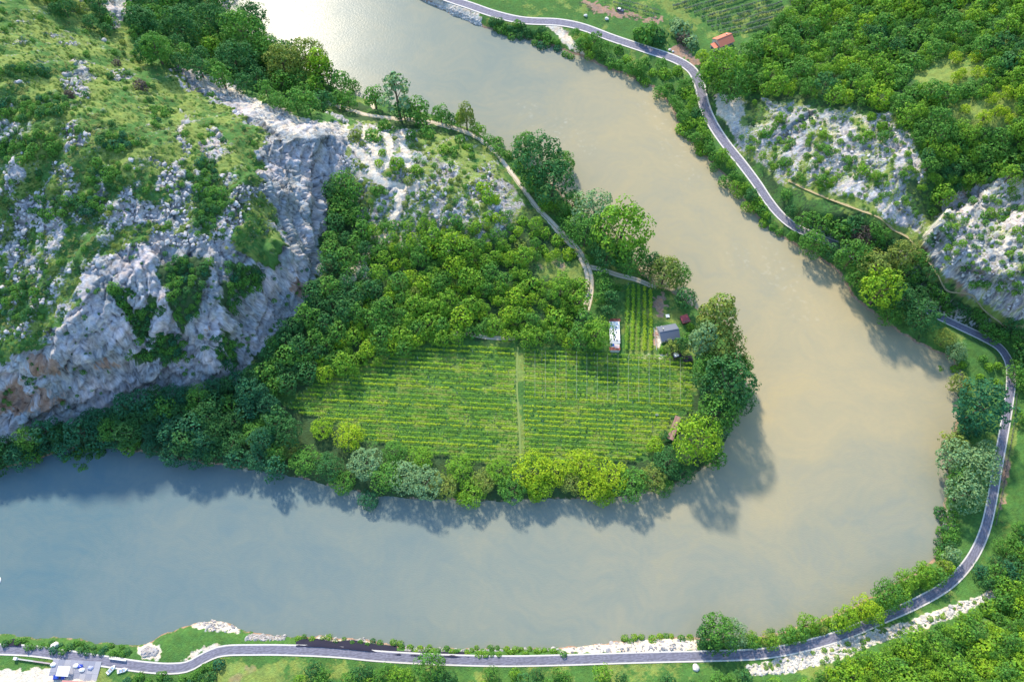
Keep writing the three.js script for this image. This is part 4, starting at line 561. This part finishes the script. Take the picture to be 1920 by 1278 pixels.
{
  const wireMat = std(0.45, 0.47, 0.43, 0.7);
  for (let k = 0; k < 16; k++) { // support wires strung across the rows on their posts
    const x = 1003 + 19.5 * k, y0 = 656 + 0.05 * (x - 1003), y1 = 742 + 0.055 * (x - 984); if (x > 1295) break;
    const a = hit(x, y0, 2.3), b = hit(x, y1, 2.3), A = new THREE.Vector3(a[0], a[1] + 2.3, a[2]), B = new THREE.Vector3(b[0], b[1] + 2.3, b[2]);
    const g = new THREE.TubeGeometry(new THREE.LineCurve3(new THREE.Vector3(), B.clone().sub(A)), 1, 0.032, 5); const m = mesh('trellis_wire', g, wireMat); m.position.copy(A);
    tag(m, `pale support wire strung across the vine rows, ${ORD[k]} from the grass lane`, 'wire', 'support wires over the vineyard');
  }
}
[[1178, 531, 1175, 654], [1188, 532, 1186, 655], [1198, 534, 1197, 655], [1209, 536, 1209, 656], [1220, 541, 1221, 656]].forEach(([a, b, c, d], i) => vineRow(700 + i, hit(a, b, 1.6), hit(c, d, 1.6), 1.25, vineMats[[1, 0, 1, 3, 3][i]], `short vine row in the fenced garden plot, ${ORD[i]} from the long white shed`, 'vine rows in the garden plot', 8, 34, 0.2));
[[1262, 9, 1320, -9], [1284, 15, 1370, -10], [1302, 22, 1410, -9], [1316, 31, 1450, -6], [1326, 40, 1468, 1], [1334, 49, 1470, 12], [1348, 57, 1466, 25], [1366, 62, 1440, 44]].forEach(([a, b, c, d], i) => vineRow(720 + i, hit(a, b, 1.6), hit(c, d, 1.6), 1.3, paleVine, `greyish vine row behind the orange-roofed house, ${ORD[i]} of its field`, 'vine rows behind the orange-roofed house', 6, 30, 0.3));
[[1150, 2, 1232, 27], [1166, -2, 1236, 18]].forEach(([a, b, c, d], i) => vineRow(730 + i, hit(a, b, 1.6), hit(c, d, 1.6), 0.7, paleVine, `thin vine row beside the parked car, ${ORD[i]} of the pair`, 'vine rows beside the parked car', 5, 12, 0.35));

// ---------------------------------------------------------------- buildings
const plaster = std(0.62, 0.58, 0.5, 0.9), slate = std(0.13, 0.15, 0.2, 0.6), tile = std(0.62, 0.2, 0.12, 0.85), redTin = std(0.42, 0.075, 0.085, 0.6), whiteTin = std(0.72, 0.73, 0.75, 0.5), boards = std(0.22, 0.13, 0.1, 0.9), glass = std(0.04, 0.05, 0.06, 0.15), woodM = std(0.33, 0.21, 0.12, 0.85), concrete = std(0.5, 0.48, 0.45, 0.9), blueM = std(0.02, 0.06, 0.42, 0.35), whiteM = std(0.8, 0.8, 0.78, 0.5), blackM = std(0.02, 0.02, 0.03, 0.85), rust = std(0.3, 0.09, 0.06, 0.85);
const box = (w, h, d, x = 0, y = 0, z = 0) => new THREE.BoxGeometry(w, h, d).translate(x, y + h / 2, z);
function gable(o, w, d, h, rise, roofM, wallM, over = 0.35) { // walls with gable ends, two roof slopes built of courses, ridge along x
  const s = new THREE.Shape([[-d / 2, 0], [d / 2, 0], [d / 2, h], [0, h + rise], [-d / 2, h]].map(([a, b]) => new THREE.Vector2(a, b)));
  mesh('wall', new THREE.ExtrudeGeometry(s, { depth: w, bevelEnabled: false }).translate(0, 0, -w / 2).rotateY(Math.PI / 2), wallM, o);
  const run = Math.hypot(d / 2, rise) + over, ang = Math.atan2(rise, d / 2), n = 5;
  for (const sd of [-1, 1]) {
    const slope = new THREE.Group(); slope.name = 'roof_slope'; o.add(slope); slope.position.set(0, h + rise + 0.08, 0); slope.rotation.x = sd * ang;
    for (let i = 0; i < n; i++) { const c = mesh('roof_course', box(w + over * 2, 0.07, run / n + 0.06, 0, 0.035 * (n - i) / n, sd * (i + 0.5) * run / n), roofM, slope); c.rotation.x = 0; }
  }
  mesh('ridge_cap', box(w + over * 2 + 0.06, 0.14, 0.4, 0, h + rise + 0.1, 0), roofM, o);
  for (const x of [-w * 0.25, w * 0.28]) { const f = mesh('window', box(1.0, 1.1, 0.08, x, h * 0.42, d / 2 + 0.03), whiteM, o); mesh('pane', box(0.8, 0.9, 0.04, x, h * 0.42 + 0.1, d / 2 + 0.08), glass, f); }
  mesh('door', box(0.95, 1.95, 0.08, 0.1, 0, d / 2 + 0.03), woodM, o);
}
const stand = (px, py, up = 0) => hit(px, py, up);
{ const p = stand(1254, 622, 3); const o = thing('garden_house', 'small house with dark slate gable roof beside the garden plot', 'house', [p[0], p[1] - 0.1, p[2]], 0.2); gable(o, 8.4, 7.2, 2.6, 1.9, slate, plaster); mesh('chimney', box(0.5, 1.3, 0.5, -2.6, 4.0, -1.2), plaster, o); }
{ const p = stand(1285, 597, 2.4); const o = thing('red_shed', 'small square shed with a red tin roof under the shore trees', 'shed', [p[0], p[1] - 0.1, p[2]], 0.35); mesh('wall', box(3.3, 2.2, 3.2), boards, o); const r = new THREE.Group(); r.name = 'roof'; r.position.set(0, 2.3, 0); r.rotation.x = 0.16; o.add(r); for (let i = 0; i < 6; i++) mesh('roof_sheet', box(0.66, 0.06, 3.9, -1.62 + i * 0.65, i % 2 * 0.03, 0), redTin, r); mesh('door', box(0.8, 1.8, 0.06, 0.3, 0, 1.63), woodM, o); }
{ // long shed, white sheets weighed down with dark lumps, rusty ends
  const p = stand(1153, 626, 2.6), o = thing('long_shed', 'long narrow shed with a white sheet roof and rust-red ends', 'shed', [p[0], p[1] - 0.1, p[2]], -0.03);
  mesh('wall', box(4.1, 2.3, 16.5), plaster, o);
  const roof = new THREE.Group(); roof.name = 'roof'; roof.position.set(0, 2.35, 0); roof.rotation.z = 0.06; o.add(roof);
  for (let i = 0; i < 7; i++) mesh('roof_sheet', box(4.7, 0.05, 1.72, 0, i % 2 * 0.03, -6.0 + i * 1.66), i < 6 ? whiteTin : std(0.4, 0.42, 0.46, 0.6), roof);
  mesh('rusty_end', box(5.2, 0.07, 1.5, 0.3, 0.06, -7.6), rust, roof); mesh('rusty_end', box(5.0, 0.07, 1.6, -0.3, 0.02, 7.4), rust, roof); mesh('patch_sheet', box(2.1, 0.06, 1.5, 0.8, 0.07, 6.4), std(0.55, 0.4, 0.42, 0.8), roof); mesh('blue_sheet', box(1.6, 0.06, 1.2, -1.2, 0.09, 5.6), blueM, roof);
  mesh('door', box(0.06, 1.9, 0.9, 2.08, 0, 2), woodM, o);
  const R = rng(5), lump = new THREE.DodecahedronGeometry(0.36, 0).scale(1, 0.6, 1);
  [[0.9, -3.6], [0.5, -2.4], [-0.4, -1.9], [0.7, -1.0], [-0.9, -0.6], [-0.2, 0.4], [0.1, 1.5], [-0.4, 2.8], [0.8, 3.2]].forEach(([x, z], i) => { const m = mesh('roof_weight', lump, blackM); m.position.set(p[0] + x, p[1] + 2.55 + x * 0.06, p[2] + z); m.rotation.y = R() * 6; tag(m, 'dark lump weighing down the white shed roof', 'weight', 'dark lumps on the white shed roof'); });
}
{ const a = stand(1272, 782, 2), b = stand(1257, 822, 2), p = [(a[0] + b[0]) / 2, a[1], (a[2] + b[2]) / 2], L = Math.hypot(a[0] - b[0], a[2] - b[2]), o = thing('plank_roof_hut', 'long low hut with a brown plank roof beside the vineyard', 'hut', p, Math.atan2(b[0] - a[0], b[2] - a[2])); mesh('wall', box(2.2, 1.9, L), boards, o); const r = new THREE.Group(); r.name = 'roof'; r.position.y = 1.95; r.rotation.z = -0.1; o.add(r); const br = [[0.34, 0.19, 0.16], [0.29, 0.165, 0.14], [0.38, 0.23, 0.19]].map((c) => std(...c)); for (let i = 0; i < 5; i++) mesh('plank', box(0.55, 0.06, L + 0.8, -1.12 + i * 0.56, i % 2 * 0.03, 0), br[i % 3], r); }
{ const p = stand(1269, 664, 2); const o = thing('dark_shed', 'small dark shed with a white skylight sheet on its roof', 'shed', [p[0], p[1] - 0.1, p[2]], 0.3); mesh('wall', box(3.6, 1.9, 3), boards, o); mesh('roof', box(4.1, 0.12, 3.5, 0, 1.9, 0), blackM, o); mesh('skylight', box(2.2, 0.06, 1.9, -0.3, 2.03, 0.1), whiteM, o); }
{ const p = stand(1290, 672, 1.6); const o = thing('tarpaulin_lean_to', 'black tarpaulin lean-to beside the skylight shed', 'shed', [p[0], p[1] - 0.1, p[2]], 0.2); const c = mesh('tarpaulin', box(4.4, 0.06, 2.8, 0, 1.55, 0), blackM, o); for (const [x, z] of [[-2, -1.2], [2, -1.2], [-2, 1.2], [2, 1.2]]) mesh('post', box(0.1, 1.55, 0.1, x, 0, z), woodM, o); mesh('front_sheet', box(4.2, 1.2, 0.05, 0, 0.2, -1.3), std(0.3, 0.32, 0.36), o); }
{ const p = stand(1252, 592, 0.7); const o = thing('garden_table', 'white square garden table between the dug bed and the house', 'table', p, 0.1); mesh('tabletop', box(1.7, 0.06, 1.6, 0, 0.7, 0), whiteM, o); for (const [x, z] of [[-0.7, -0.65], [0.7, -0.65], [-0.7, 0.65], [0.7, 0.65]]) mesh('leg', box(0.08, 0.7, 0.08, x, 0, z), whiteM, o); }
{ const p = stand(1236, 622, 0.5), R = rng(9), o = thing('timber_pile', 'untidy pile of pale boards beside the slate-roofed house', 'timber', p, 0.15), ms = [woodM, std(0.6, 0.45, 0.33), std(0.62, 0.55, 0.47), std(0.5, 0.3, 0.24)]; for (let i = 0; i < 16; i++) { const b = mesh('board', box(0.28 + 0.3 * R(), 0.07, 1.4 + 1.6 * R()), ms[i % 4], o); b.position.set((R() - 0.5) * 3.4, 0.05 + 0.085 * (i % 6), (R() - 0.5) * 5.6); b.rotation.y = R() * 3; } }
{ const a = stand(1226, 616), b = stand(1231, 657), o = thing('garden_fence', 'low white picket fence along the garden plot', 'fence', a), n = 17; for (let i = 0; i < n; i++) { const x = (b[0] - a[0]) * i / (n - 1), z = (b[2] - a[2]) * i / (n - 1); const m = mesh('picket', box(0.14, 1.1, 0.14), whiteM, o); m.position.set(x, H(a[0] + x, a[2] + z) - a[1] - 0.05, z); } const L = Math.hypot(b[0] - a[0], b[2] - a[2]), r = mesh('rail', box(0.08, 0.12, L, 0, 0.75, L / 2), whiteM, o); r.rotation.y = Math.atan2(b[0] - a[0], b[2] - a[2]); }
{ const p = stand(1357, 74, 3); const o = thing('orange_roofed_house', 'old house with a weathered orange tile roof below the wood', 'house', [p[0], p[1] - 0.2, p[2]], 0.5); gable(o, 9.5, 7.4, 3, 2.2, tile, plaster); mesh('lean_to', box(3.4, 2.3, 3.6, -6.2, 0, 0.9), plaster, o); const r = mesh('lean_to_roof', box(3.9, 0.12, 4.3, -6.2, 2.42, 0.9), tile, o); mesh('chimney', box(0.6, 1.4, 0.6, 2.2, 4.4, -0.9), plaster, o); mesh('dark_opening', box(0.05, 1.5, 1.6, -7.93, 0.2, 0.9), blackM, o); }
// ---------------------------------------------------------------- cars
function car(px, py, turn, paint, label, roofM = paint) {
  const p = stand(px, py, 0.7), o = thing('parked_car', label, 'car', p, turn), prof = (pts, w) => { const g = new THREE.ExtrudeGeometry(new THREE.Shape(pts.map(([a, b]) => new THREE.Vector2(a, b))), { depth: w, bevelEnabled: true, bevelSize: 0.07, bevelThickness: 0.07, bevelSegments: 2 }); return g.translate(0, 0, -w / 2); };
  mesh('body', prof([[-2.1, 0.3], [2.1, 0.3], [2.15, 0.62], [1.9, 0.82], [0.95, 0.92], [-2.0, 0.95], [-2.15, 0.6]], 1.62), paint, o);
  mesh('cabin_glass', prof([[-1.75, 0.93], [0.9, 0.93], [0.25, 1.38], [-1.35, 1.4]], 1.38), glass, o);
  mesh('roof_panel', box(1.55, 0.06, 1.34, -0.55, 1.42, 0), roofM, o);
  for (const [x, z] of [[1.3, 0.8], [1.3, -0.8], [-1.3, 0.8], [-1.3, -0.8]]) { const w = mesh('wheel', new THREE.CylinderGeometry(0.32, 0.32, 0.22, 14).rotateX(Math.PI / 2).translate(x, 0.32, z), blackM, o); mesh('hub', new THREE.CylinderGeometry(0.17, 0.17, 0.24, 10).rotateX(Math.PI / 2).translate(x, 0.32, z), whiteTin, w); }
  for (const z of [-0.6, 0.6]) { mesh('headlight', box(0.06, 0.14, 0.32, 2.2, 0.58, z), whiteM, o); mesh('tail_light', box(0.06, 0.16, 0.26, -2.2, 0.62, z), redTin, o); }
}
car(1163, 18, -0.45, std(0.1, 0.1, 0.16, 0.3), 'dark car with a white roof parked by the thin vine rows', whiteM);
car(110, 1269, 0.05, blueM, 'bright blue car parked on the pale yard');
// ---------------------------------------------------------------- yard by the near road
{ const p = stand(138, 1262), o = thing('paved_terrace', 'grey paved terrace beside the cycle path', 'terrace', [p[0], p[1] - 0.1, p[2]], -0.05); const R = rng(3), ms = [std(0.3, 0.3, 0.36), std(0.25, 0.26, 0.32), std(0.34, 0.34, 0.38)]; for (let i = 0; i < 8; i++) for (let j = 0; j < 4; j++) mesh('slab', box(2.3, 0.3, 2.3, -8.1 + i * 2.33 + 0.004 * j, 0.02 * R(), -3.5 + j * 2.33), ms[Math.floor(R() * 3)], o); }
{ const p = stand(118, 1258, 2.3), o = thing('white_pavilion', 'open pavilion with a flat white roof on the terrace', 'pavilion', [p[0], p[1] + 0.1, p[2]], -0.05); for (let i = 0; i < 4; i++) mesh('roof_panel', box(1.15, 0.1, 3.6, -1.75 + i * 1.17, 2.3 + 0.02 * (i % 2), 0), whiteTin, o); for (const [x, z] of [[-2.2, -1.6], [2.2, -1.6], [-2.2, 1.6], [2.2, 1.6]]) mesh('post', box(0.14, 2.3, 0.14, x, 0, z), whiteM, o); }
{ const p = stand(138, 1296, 3); const o = thing('red_roofed_cottage', 'cottage with a pinkish red tile roof below the terrace', 'house', [p[0], p[1] - 0.2, p[2]], -0.06); gable(o, 11, 6.5, 2.7, 1.8, std(0.42, 0.2, 0.19, 0.85), plaster); }
{ const a = stand(32, 1235), b = stand(95, 1244), L = Math.hypot(b[0] - a[0], b[2] - a[2]), o = thing('low_wall', 'low pale concrete wall between the cycle path and the yard', 'wall', a, Math.atan2(-(b[2] - a[2]), b[0] - a[0])); for (let i = 0; i < 6; i++) mesh('block', box(L / 6 - 0.03, 0.95, 0.5, L / 6 * (i + 0.5), -0.1, 0.01 * (i % 2)), i > 2 ? std(0.45, 0.36, 0.36) : concrete, o); mesh('end_pillar', box(1.2, 1.5, 1.1, -0.3, -0.1, 0), whiteM, o); }
{ const a = stand(205, 1234, 0.6), b = stand(236, 1238, 0.6), L = Math.hypot(b[0] - a[0], b[2] - a[2]), o = thing('white_barrier', 'long white board barrier at the edge of the cycle path', 'barrier', a, Math.atan2(-(b[2] - a[2]), b[0] - a[0])); for (let i = 0; i < 3; i++) mesh('board', box(L / 3 - 0.04, 1.1, 0.5, L / 3 * (i + 0.5), 0, 0), whiteM, o); for (let i = 0; i < 4; i++) mesh('foot', box(0.14, 0.12, 0.9, L / 3 * i, -0.05, 0), concrete, o); }
const hullGeo = (() => { const s = new THREE.Shape(); s.moveTo(-1.6, -0.6); s.lineTo(1, -0.65); s.quadraticCurveTo(1.7, -0.4, 2.1, 0); s.quadraticCurveTo(1.7, 0.4, 1, 0.65); s.lineTo(-1.6, 0.6); return new THREE.ExtrudeGeometry(s, { depth: 0.5, bevelEnabled: true, bevelSize: 0.1, bevelThickness: 0.1 }).rotateX(-Math.PI / 2); })();
function boat(px, py, turn, y, label) { const p = stand(px, py, 0.3), o = thing('rowing_boat', label, 'boat', [p[0], y ?? p[1] + 0.1, p[2]], turn); mesh('hull', hullGeo, whiteM, o); mesh('bottom_boards', box(2.3, 0.04, 0.9, 0.1, 0.61, 0), std(0.25, 0.35, 0.5), o); for (const x of [-0.9, 0.3]) mesh('thwart', box(0.25, 0.05, 1.15, x, 0.66, 0), woodM, o); }
boat(228, 1257, 0.3, null, 'white rowing boat left on the grass below the path'); boat(207, 1256, 0.9, null, 'white rowing boat beside another on the grass'); boat(3, 1095, 1.45, -0.25, 'small white boat floating on the shaded river');
for (const [x, y, m, l] of [[151, 1249, blueM, 'blue tarpaulin bundle on the terrace edge'], [143, 1248, whiteM, 'white tarpaulin bundle on the terrace edge'], [100, 1246, whiteM, 'white tarpaulin bundle by the low wall'], [154, 1256, whiteM, 'white tarpaulin bundle in the middle of the terrace'], [170, 1252, std(0.4, 0.42, 0.6), 'lilac grey tarpaulin bundle at the terrace corner']]) { const p = stand(x, y), g = new THREE.IcosahedronGeometry(1, 2), q = g.attributes.position; for (let i = 0; i < q.count; i++) { const f = 1 + 0.22 * n3(q.getX(i) * 1.6 + x, q.getY(i) * 1.6, q.getZ(i) * 1.6); q.setXYZ(i, q.getX(i) * f, q.getY(i) * f, q.getZ(i) * f); } g.scale(1.1, 0.55, 0.75); g.computeVertexNormals(); const o = mesh('tarpaulin_bundle', g, m); o.position.set(p[0], p[1] + 0.55, p[2]); tag(o, l, 'tarpaulin'); }
function sheet(top, bot, label) { const n = 40, p = [], idx = [], pt = (l, t) => { const f = t * (l.length - 1), i = Math.min(l.length - 2, Math.floor(f)), k = f - i; return [lerp(l[i][0], l[i + 1][0], k), lerp(l[i][1], l[i + 1][1], k)]; }; for (let i = 0; i <= n; i++) { const a = pt(top, i / n), b = pt(bot, i / n); for (let j = 0; j <= 6; j++) { const h = hit(lerp(a[0], b[0], j / 6), lerp(a[1], b[1], j / 6)); p.push(h[0], h[1] + 0.45 + 0.06 * n2(h[0] * 0.8, h[2] * 0.8), h[2]); if (i < n && j < 6) { const k = i * 7 + j; idx.push(k, k + 1, k + 7, k + 7, k + 1, k + 8); } } } const g = new THREE.BufferGeometry(); g.setAttribute('position', new THREE.Float32BufferAttribute(p, 3)); g.setIndex(idx); g.computeVertexNormals(); tag(mesh('black_sheet', g, std(0.012, 0.011, 0.03, 0.9)), label, 'ground cloth'); }  // one even black sheet draped just above the bank
sheet([[555, 1199], [590, 1196], [628, 1203], [660, 1199], [702, 1207], [744, 1211]], [[555, 1212], [600, 1213], [650, 1217], [700, 1222], [720, 1225], [744, 1228]], 'wide black sheet spread on the bank beside the cycle path');
sheet([[744, 1220], [800, 1222], [880, 1222]], [[744, 1228], [800, 1231], [880, 1232]], 'narrow black sheet strip behind the bank shrubs');
sheet([[12, 1202], [26, 1197], [40, 1202]], [[12, 1211], [26, 1211], [40, 1212]], 'small black sheet on the near bank beside the path');
{ // dark rail fence along the outer bend
  const l = smoothLine([[1906, 740], [1900, 800], [1888, 870], [1876, 940], [1866, 985]].map(([x, y]) => { const h = hit(x, y); return [h[0], h[2]]; }), 2.6), a = [l[0][0], H(...l[0]), l[0][1]], o = thing('rail_fence', 'dark rail fence beside the cycle path on the outer bend', 'fence', a), fm = std(0.08, 0.085, 0.1, 0.7);
  l.forEach(([x, z], i) => { const m = mesh('post', box(0.16, 1.25, 0.16), fm, o); m.position.set(x - a[0], H(x, z) - a[1] - 0.1, z - a[2]); if (i) { const [u, v] = l[i - 1], L = Math.hypot(x - u, z - v); for (const y of [0.5, 0.95]) { const r = mesh('rail', box(0.07, 0.12, L), fm, o); r.position.set((x + u) / 2 - a[0], H(x, z) - a[1] + y, (z + v) / 2 - a[2]); r.rotation.y = Math.atan2(x - u, z - v); } } });
}
// ---------------------------------------------------------------- loose stone
const stoneGeo = [1, 2, 3].map((s) => { const g = new THREE.IcosahedronGeometry(1, 1), q = g.attributes.position, R = rng(900 + s), cut = Array.from({ length: 7 }, () => [new THREE.Vector3(R() - 0.5, R() - 0.5, R() - 0.5).normalize(), 0.55 + 0.35 * R()]), v = new THREE.Vector3(); for (let i = 0; i < q.count; i++) { v.fromBufferAttribute(q, i); for (const [n, d] of cut) { const k = v.dot(n); if (k > d) v.addScaledVector(n, d - k); } q.setXYZ(i, v.x, v.y * 0.75, v.z); } const f = g.index ? g.toNonIndexed() : g; f.computeVertexNormals(); return f; });
function stones(name, label, seed, n, polys, s0, s1, color, test) {
  const R = rng(seed), M4 = [], C = [], m = new THREE.Matrix4(), e = new THREE.Euler(), q = new THREE.Quaternion();
  for (let t = 0; t < n * 12 && M4.length < n; t++) {
    const poly = polys[Math.floor(R() * polys.length)]; let x0 = 1e9, x1 = -1e9, y0 = 1e9, y1 = -1e9; for (const [a, b] of poly) { x0 = Math.min(x0, a); x1 = Math.max(x1, a); y0 = Math.min(y0, b); y1 = Math.max(y1, b); }
    const x = lerp(x0, x1, R()), y = lerp(y0, y1, R()); if (!inPoly(poly, x, y)) continue;
    const h = hit(x, y); if (h[1] < 0.05 || (test && !test(h[0], h[1], h[2], R))) continue;
    const s = lerp(s0, s1, R() ** 2.5); M4.push(m.compose(new THREE.Vector3(h[0], h[1] + 0.1 * s, h[2]), q.setFromEuler(e.set(R() * 0.6, R() * 6.28, R() * 0.6)), new THREE.Vector3(s * (0.7 + 0.9 * R()), s * (0.6 + 0.5 * R()), s * (0.6 + 0.6 * R()))).clone()); const k = 0.75 + 0.4 * R(); C.push([color[0] * k, color[1] * k * (0.97 + 0.05 * R()), color[2] * k]);
  }
  const im = new THREE.InstancedMesh(stoneGeo[seed % 3], new THREE.MeshStandardMaterial({ roughness: 0.95 }), M4.length), c = new THREE.Color(); M4.forEach((k, i) => { im.setMatrixAt(i, k); im.setColorAt(i, c.setRGB(...C[i])); });
  im.name = numbered(name); im.castShadow = im.receiveShadow = true; scene.add(tag(im, label, 'stones', null, 'stuff'));
}
stones('rubble', 'pale limestone rubble heaped along the near bank', 31, 1100, [[[355, 1172], [400, 1158], [452, 1180], [450, 1188], [400, 1182]], [[266, 1218], [278, 1212], [296, 1216], [292, 1230], [268, 1230]], [[470, 1188], [540, 1192], [530, 1200], [460, 1200]], [[575, 1190], [720, 1199], [760, 1210], [700, 1204], [580, 1195]], [[1050, 1214], [1150, 1203], [1310, 1196], [1310, 1216], [1200, 1222], [1060, 1224]], [[760, 1214], [1050, 1216], [1050, 1220], [760, 1222]], [[1768, 960], [1785, 955], [1790, 990], [1770, 992]]], 0.25, 0.95, [0.4, 0.375, 0.36]);
stones('rubble', 'white broken stone on the cut slope beside the cycle path', 32, 1500, [[[1395, 1250], [1480, 1232], [1600, 1196], [1680, 1176], [1870, 1106], [1880, 1116], [1780, 1160], [1650, 1205], [1560, 1240], [1480, 1262], [1410, 1268]], [[780, -4], [870, 38], [905, 50], [900, 40], [860, 20]]], 0.3, 1.0, [0.52, 0.5, 0.47]);
const isRock = (x, y, z) => { const w = groundKind(x, z, y); for (let c = 0; c < 6; c++) if (c !== 2 && c !== 3 && w[c] > w[2]) return false; return true; };
stones('outcrop_stones', 'pale broken limestone scattered over the mountain grass', 33, 1500, [[[-20, 0], [200, 60], [330, 150], [480, 290], [520, 420], [420, 460], [250, 460], [160, 520], [60, 650], [-20, 660]]], 0.25, 1.2, [0.5, 0.48, 0.46], isRock);
stones('outcrop_stones', 'pale broken limestone on the slope across the river', 34, 900, [[[1440, 185], [1560, 200], [1700, 228], [1742, 320], [1700, 400], [1500, 345], [1380, 275], [1366, 238]], [[1735, 440], [1765, 395], [1850, 330], [1930, 330], [1930, 600], [1830, 556]], [[1340, 175], [1392, 180], [1400, 215], [1372, 245]]], 0.25, 0.95, [0.6, 0.56, 0.52], isRock);
stones('outcrop_stones', 'pale broken limestone on the small hill of the spit', 35, 600, [[[660, 225], [860, 250], [930, 300], [985, 395], [960, 445], [880, 460], [720, 470], [660, 400], [620, 345]]], 0.25, 1.0, [0.48, 0.46, 0.45], (x, y, z) => isRock(x, y, z) && wtmp[2] > wtmp[3]);
for (const [x, y, s, l] of [[103, 1211, 1.8, 'single white boulder in the grass between the river and the path'], [1138, 36, 1.3, 'white boulder in the meadow beyond the far path'], [1256, 94, 1.0, 'white boulder at the edge of the far path'], [1262, 97, 0.8, 'smaller white boulder beside another by the far path'], [1098, 30, 1.2, 'grey boulder in the meadow beyond the far path'], [1232, 777, 0.8, 'white boulder at the head of the plank-roofed hut'], [1304, 1252, 1.6, 'white boulder under the trees by the near path']]) { const p = stand(x, y), o = mesh('boulder', stoneGeo[0], std(0.66, 0.63, 0.6)); o.position.set(p[0], p[1] + 0.3 * s, p[2]); o.scale.setScalar(s); o.rotation.y = x; tag(o, l, 'boulder'); }
{ // coarse grass tussocks on the mountain and the dry slopes
  const R = rng(61), tuft = leafSoup(rng(62), (() => { const Q = rng(63); return () => { const a = Q() * 6.28, r = Math.sqrt(Q()) * 0.9; return [Math.cos(a) * r, 0.1 + 0.5 * Q() * (1 - r * 0.6), Math.sin(a) * r, Math.cos(a) * r * 0.8, 0.8, Math.sin(a) * r * 0.8]; }; })(), 34, 0.26);
  const polys = [[[-40, 0], [210, 60], [340, 140], [500, 240], [520, 440], [420, 470], [250, 460], [150, 530], [60, 660], [-40, 680]], [[660, 225], [900, 260], [990, 400], [960, 450], [720, 470], [620, 345]], [[1380, 190], [1740, 230], [1760, 400], [1920, 330], [1920, 560], [1760, 500], [1500, 350]]], put = [[12000, 0], [1500, 1], [2500, 2]], M4 = [], C = [], q = new THREE.Quaternion(), up = new THREE.Vector3(0, 1, 0);
  const shades = [[0.18, 0.27, 0.06], [0.13, 0.25, 0.045], [0.09, 0.2, 0.04], [0.23, 0.28, 0.085]];
  for (const [n, k] of put) { const poly = polys[k], xs = poly.map((e) => e[0]), ys = poly.map((e) => e[1]), x0 = Math.min(...xs), x1 = Math.max(...xs), y0 = Math.min(...ys), y1 = Math.max(...ys); for (let i = 0; i < n; i++) { const x = lerp(x0, x1, R()), y = lerp(y0, y1, R()); if (!inPoly(poly, x, y)) continue; const h = hit(x, y), w = groundKind(h[0], h[2], h[1]); if (w[3] > Math.max(w[0], w[1], w[2])) continue; if (w[2] > Math.max(w[0], w[1], w[4]) + 0.1 && R() < 0.85) continue; const s = 0.3 + 0.9 * R() ** 2; M4.push(new THREE.Matrix4().compose(new THREE.Vector3(h[0], h[1] - 0.05, h[2]), q.setFromAxisAngle(up, R() * 6.28), new THREE.Vector3(s, s * 0.8, s))); C.push(shades[Math.floor(clamp(0.5 + 0.7 * n2(h[0] * 0.05, h[2] * 0.05) + 0.4 * (R() - 0.5), 0, 0.99) * 4)]); } }
  const im = new THREE.InstancedMesh(tuft, new THREE.MeshPhysicalMaterial({ roughness: 0.95, vertexColors: true, transmission: 0.3, thickness: 0, side: THREE.DoubleSide, specularIntensity: 0.2 }), M4.length), c = new THREE.Color(); M4.forEach((m, i) => { im.setMatrixAt(i, m); im.setColorAt(i, c.setRGB(...C[i])); });
  im.name = 'grass_tussocks'; im.castShadow = im.receiveShadow = true; scene.add(tag(im, 'coarse dry grass tussocks growing between the rocks', 'grass', null, 'stuff'));
}

renderer.render(scene, camera);
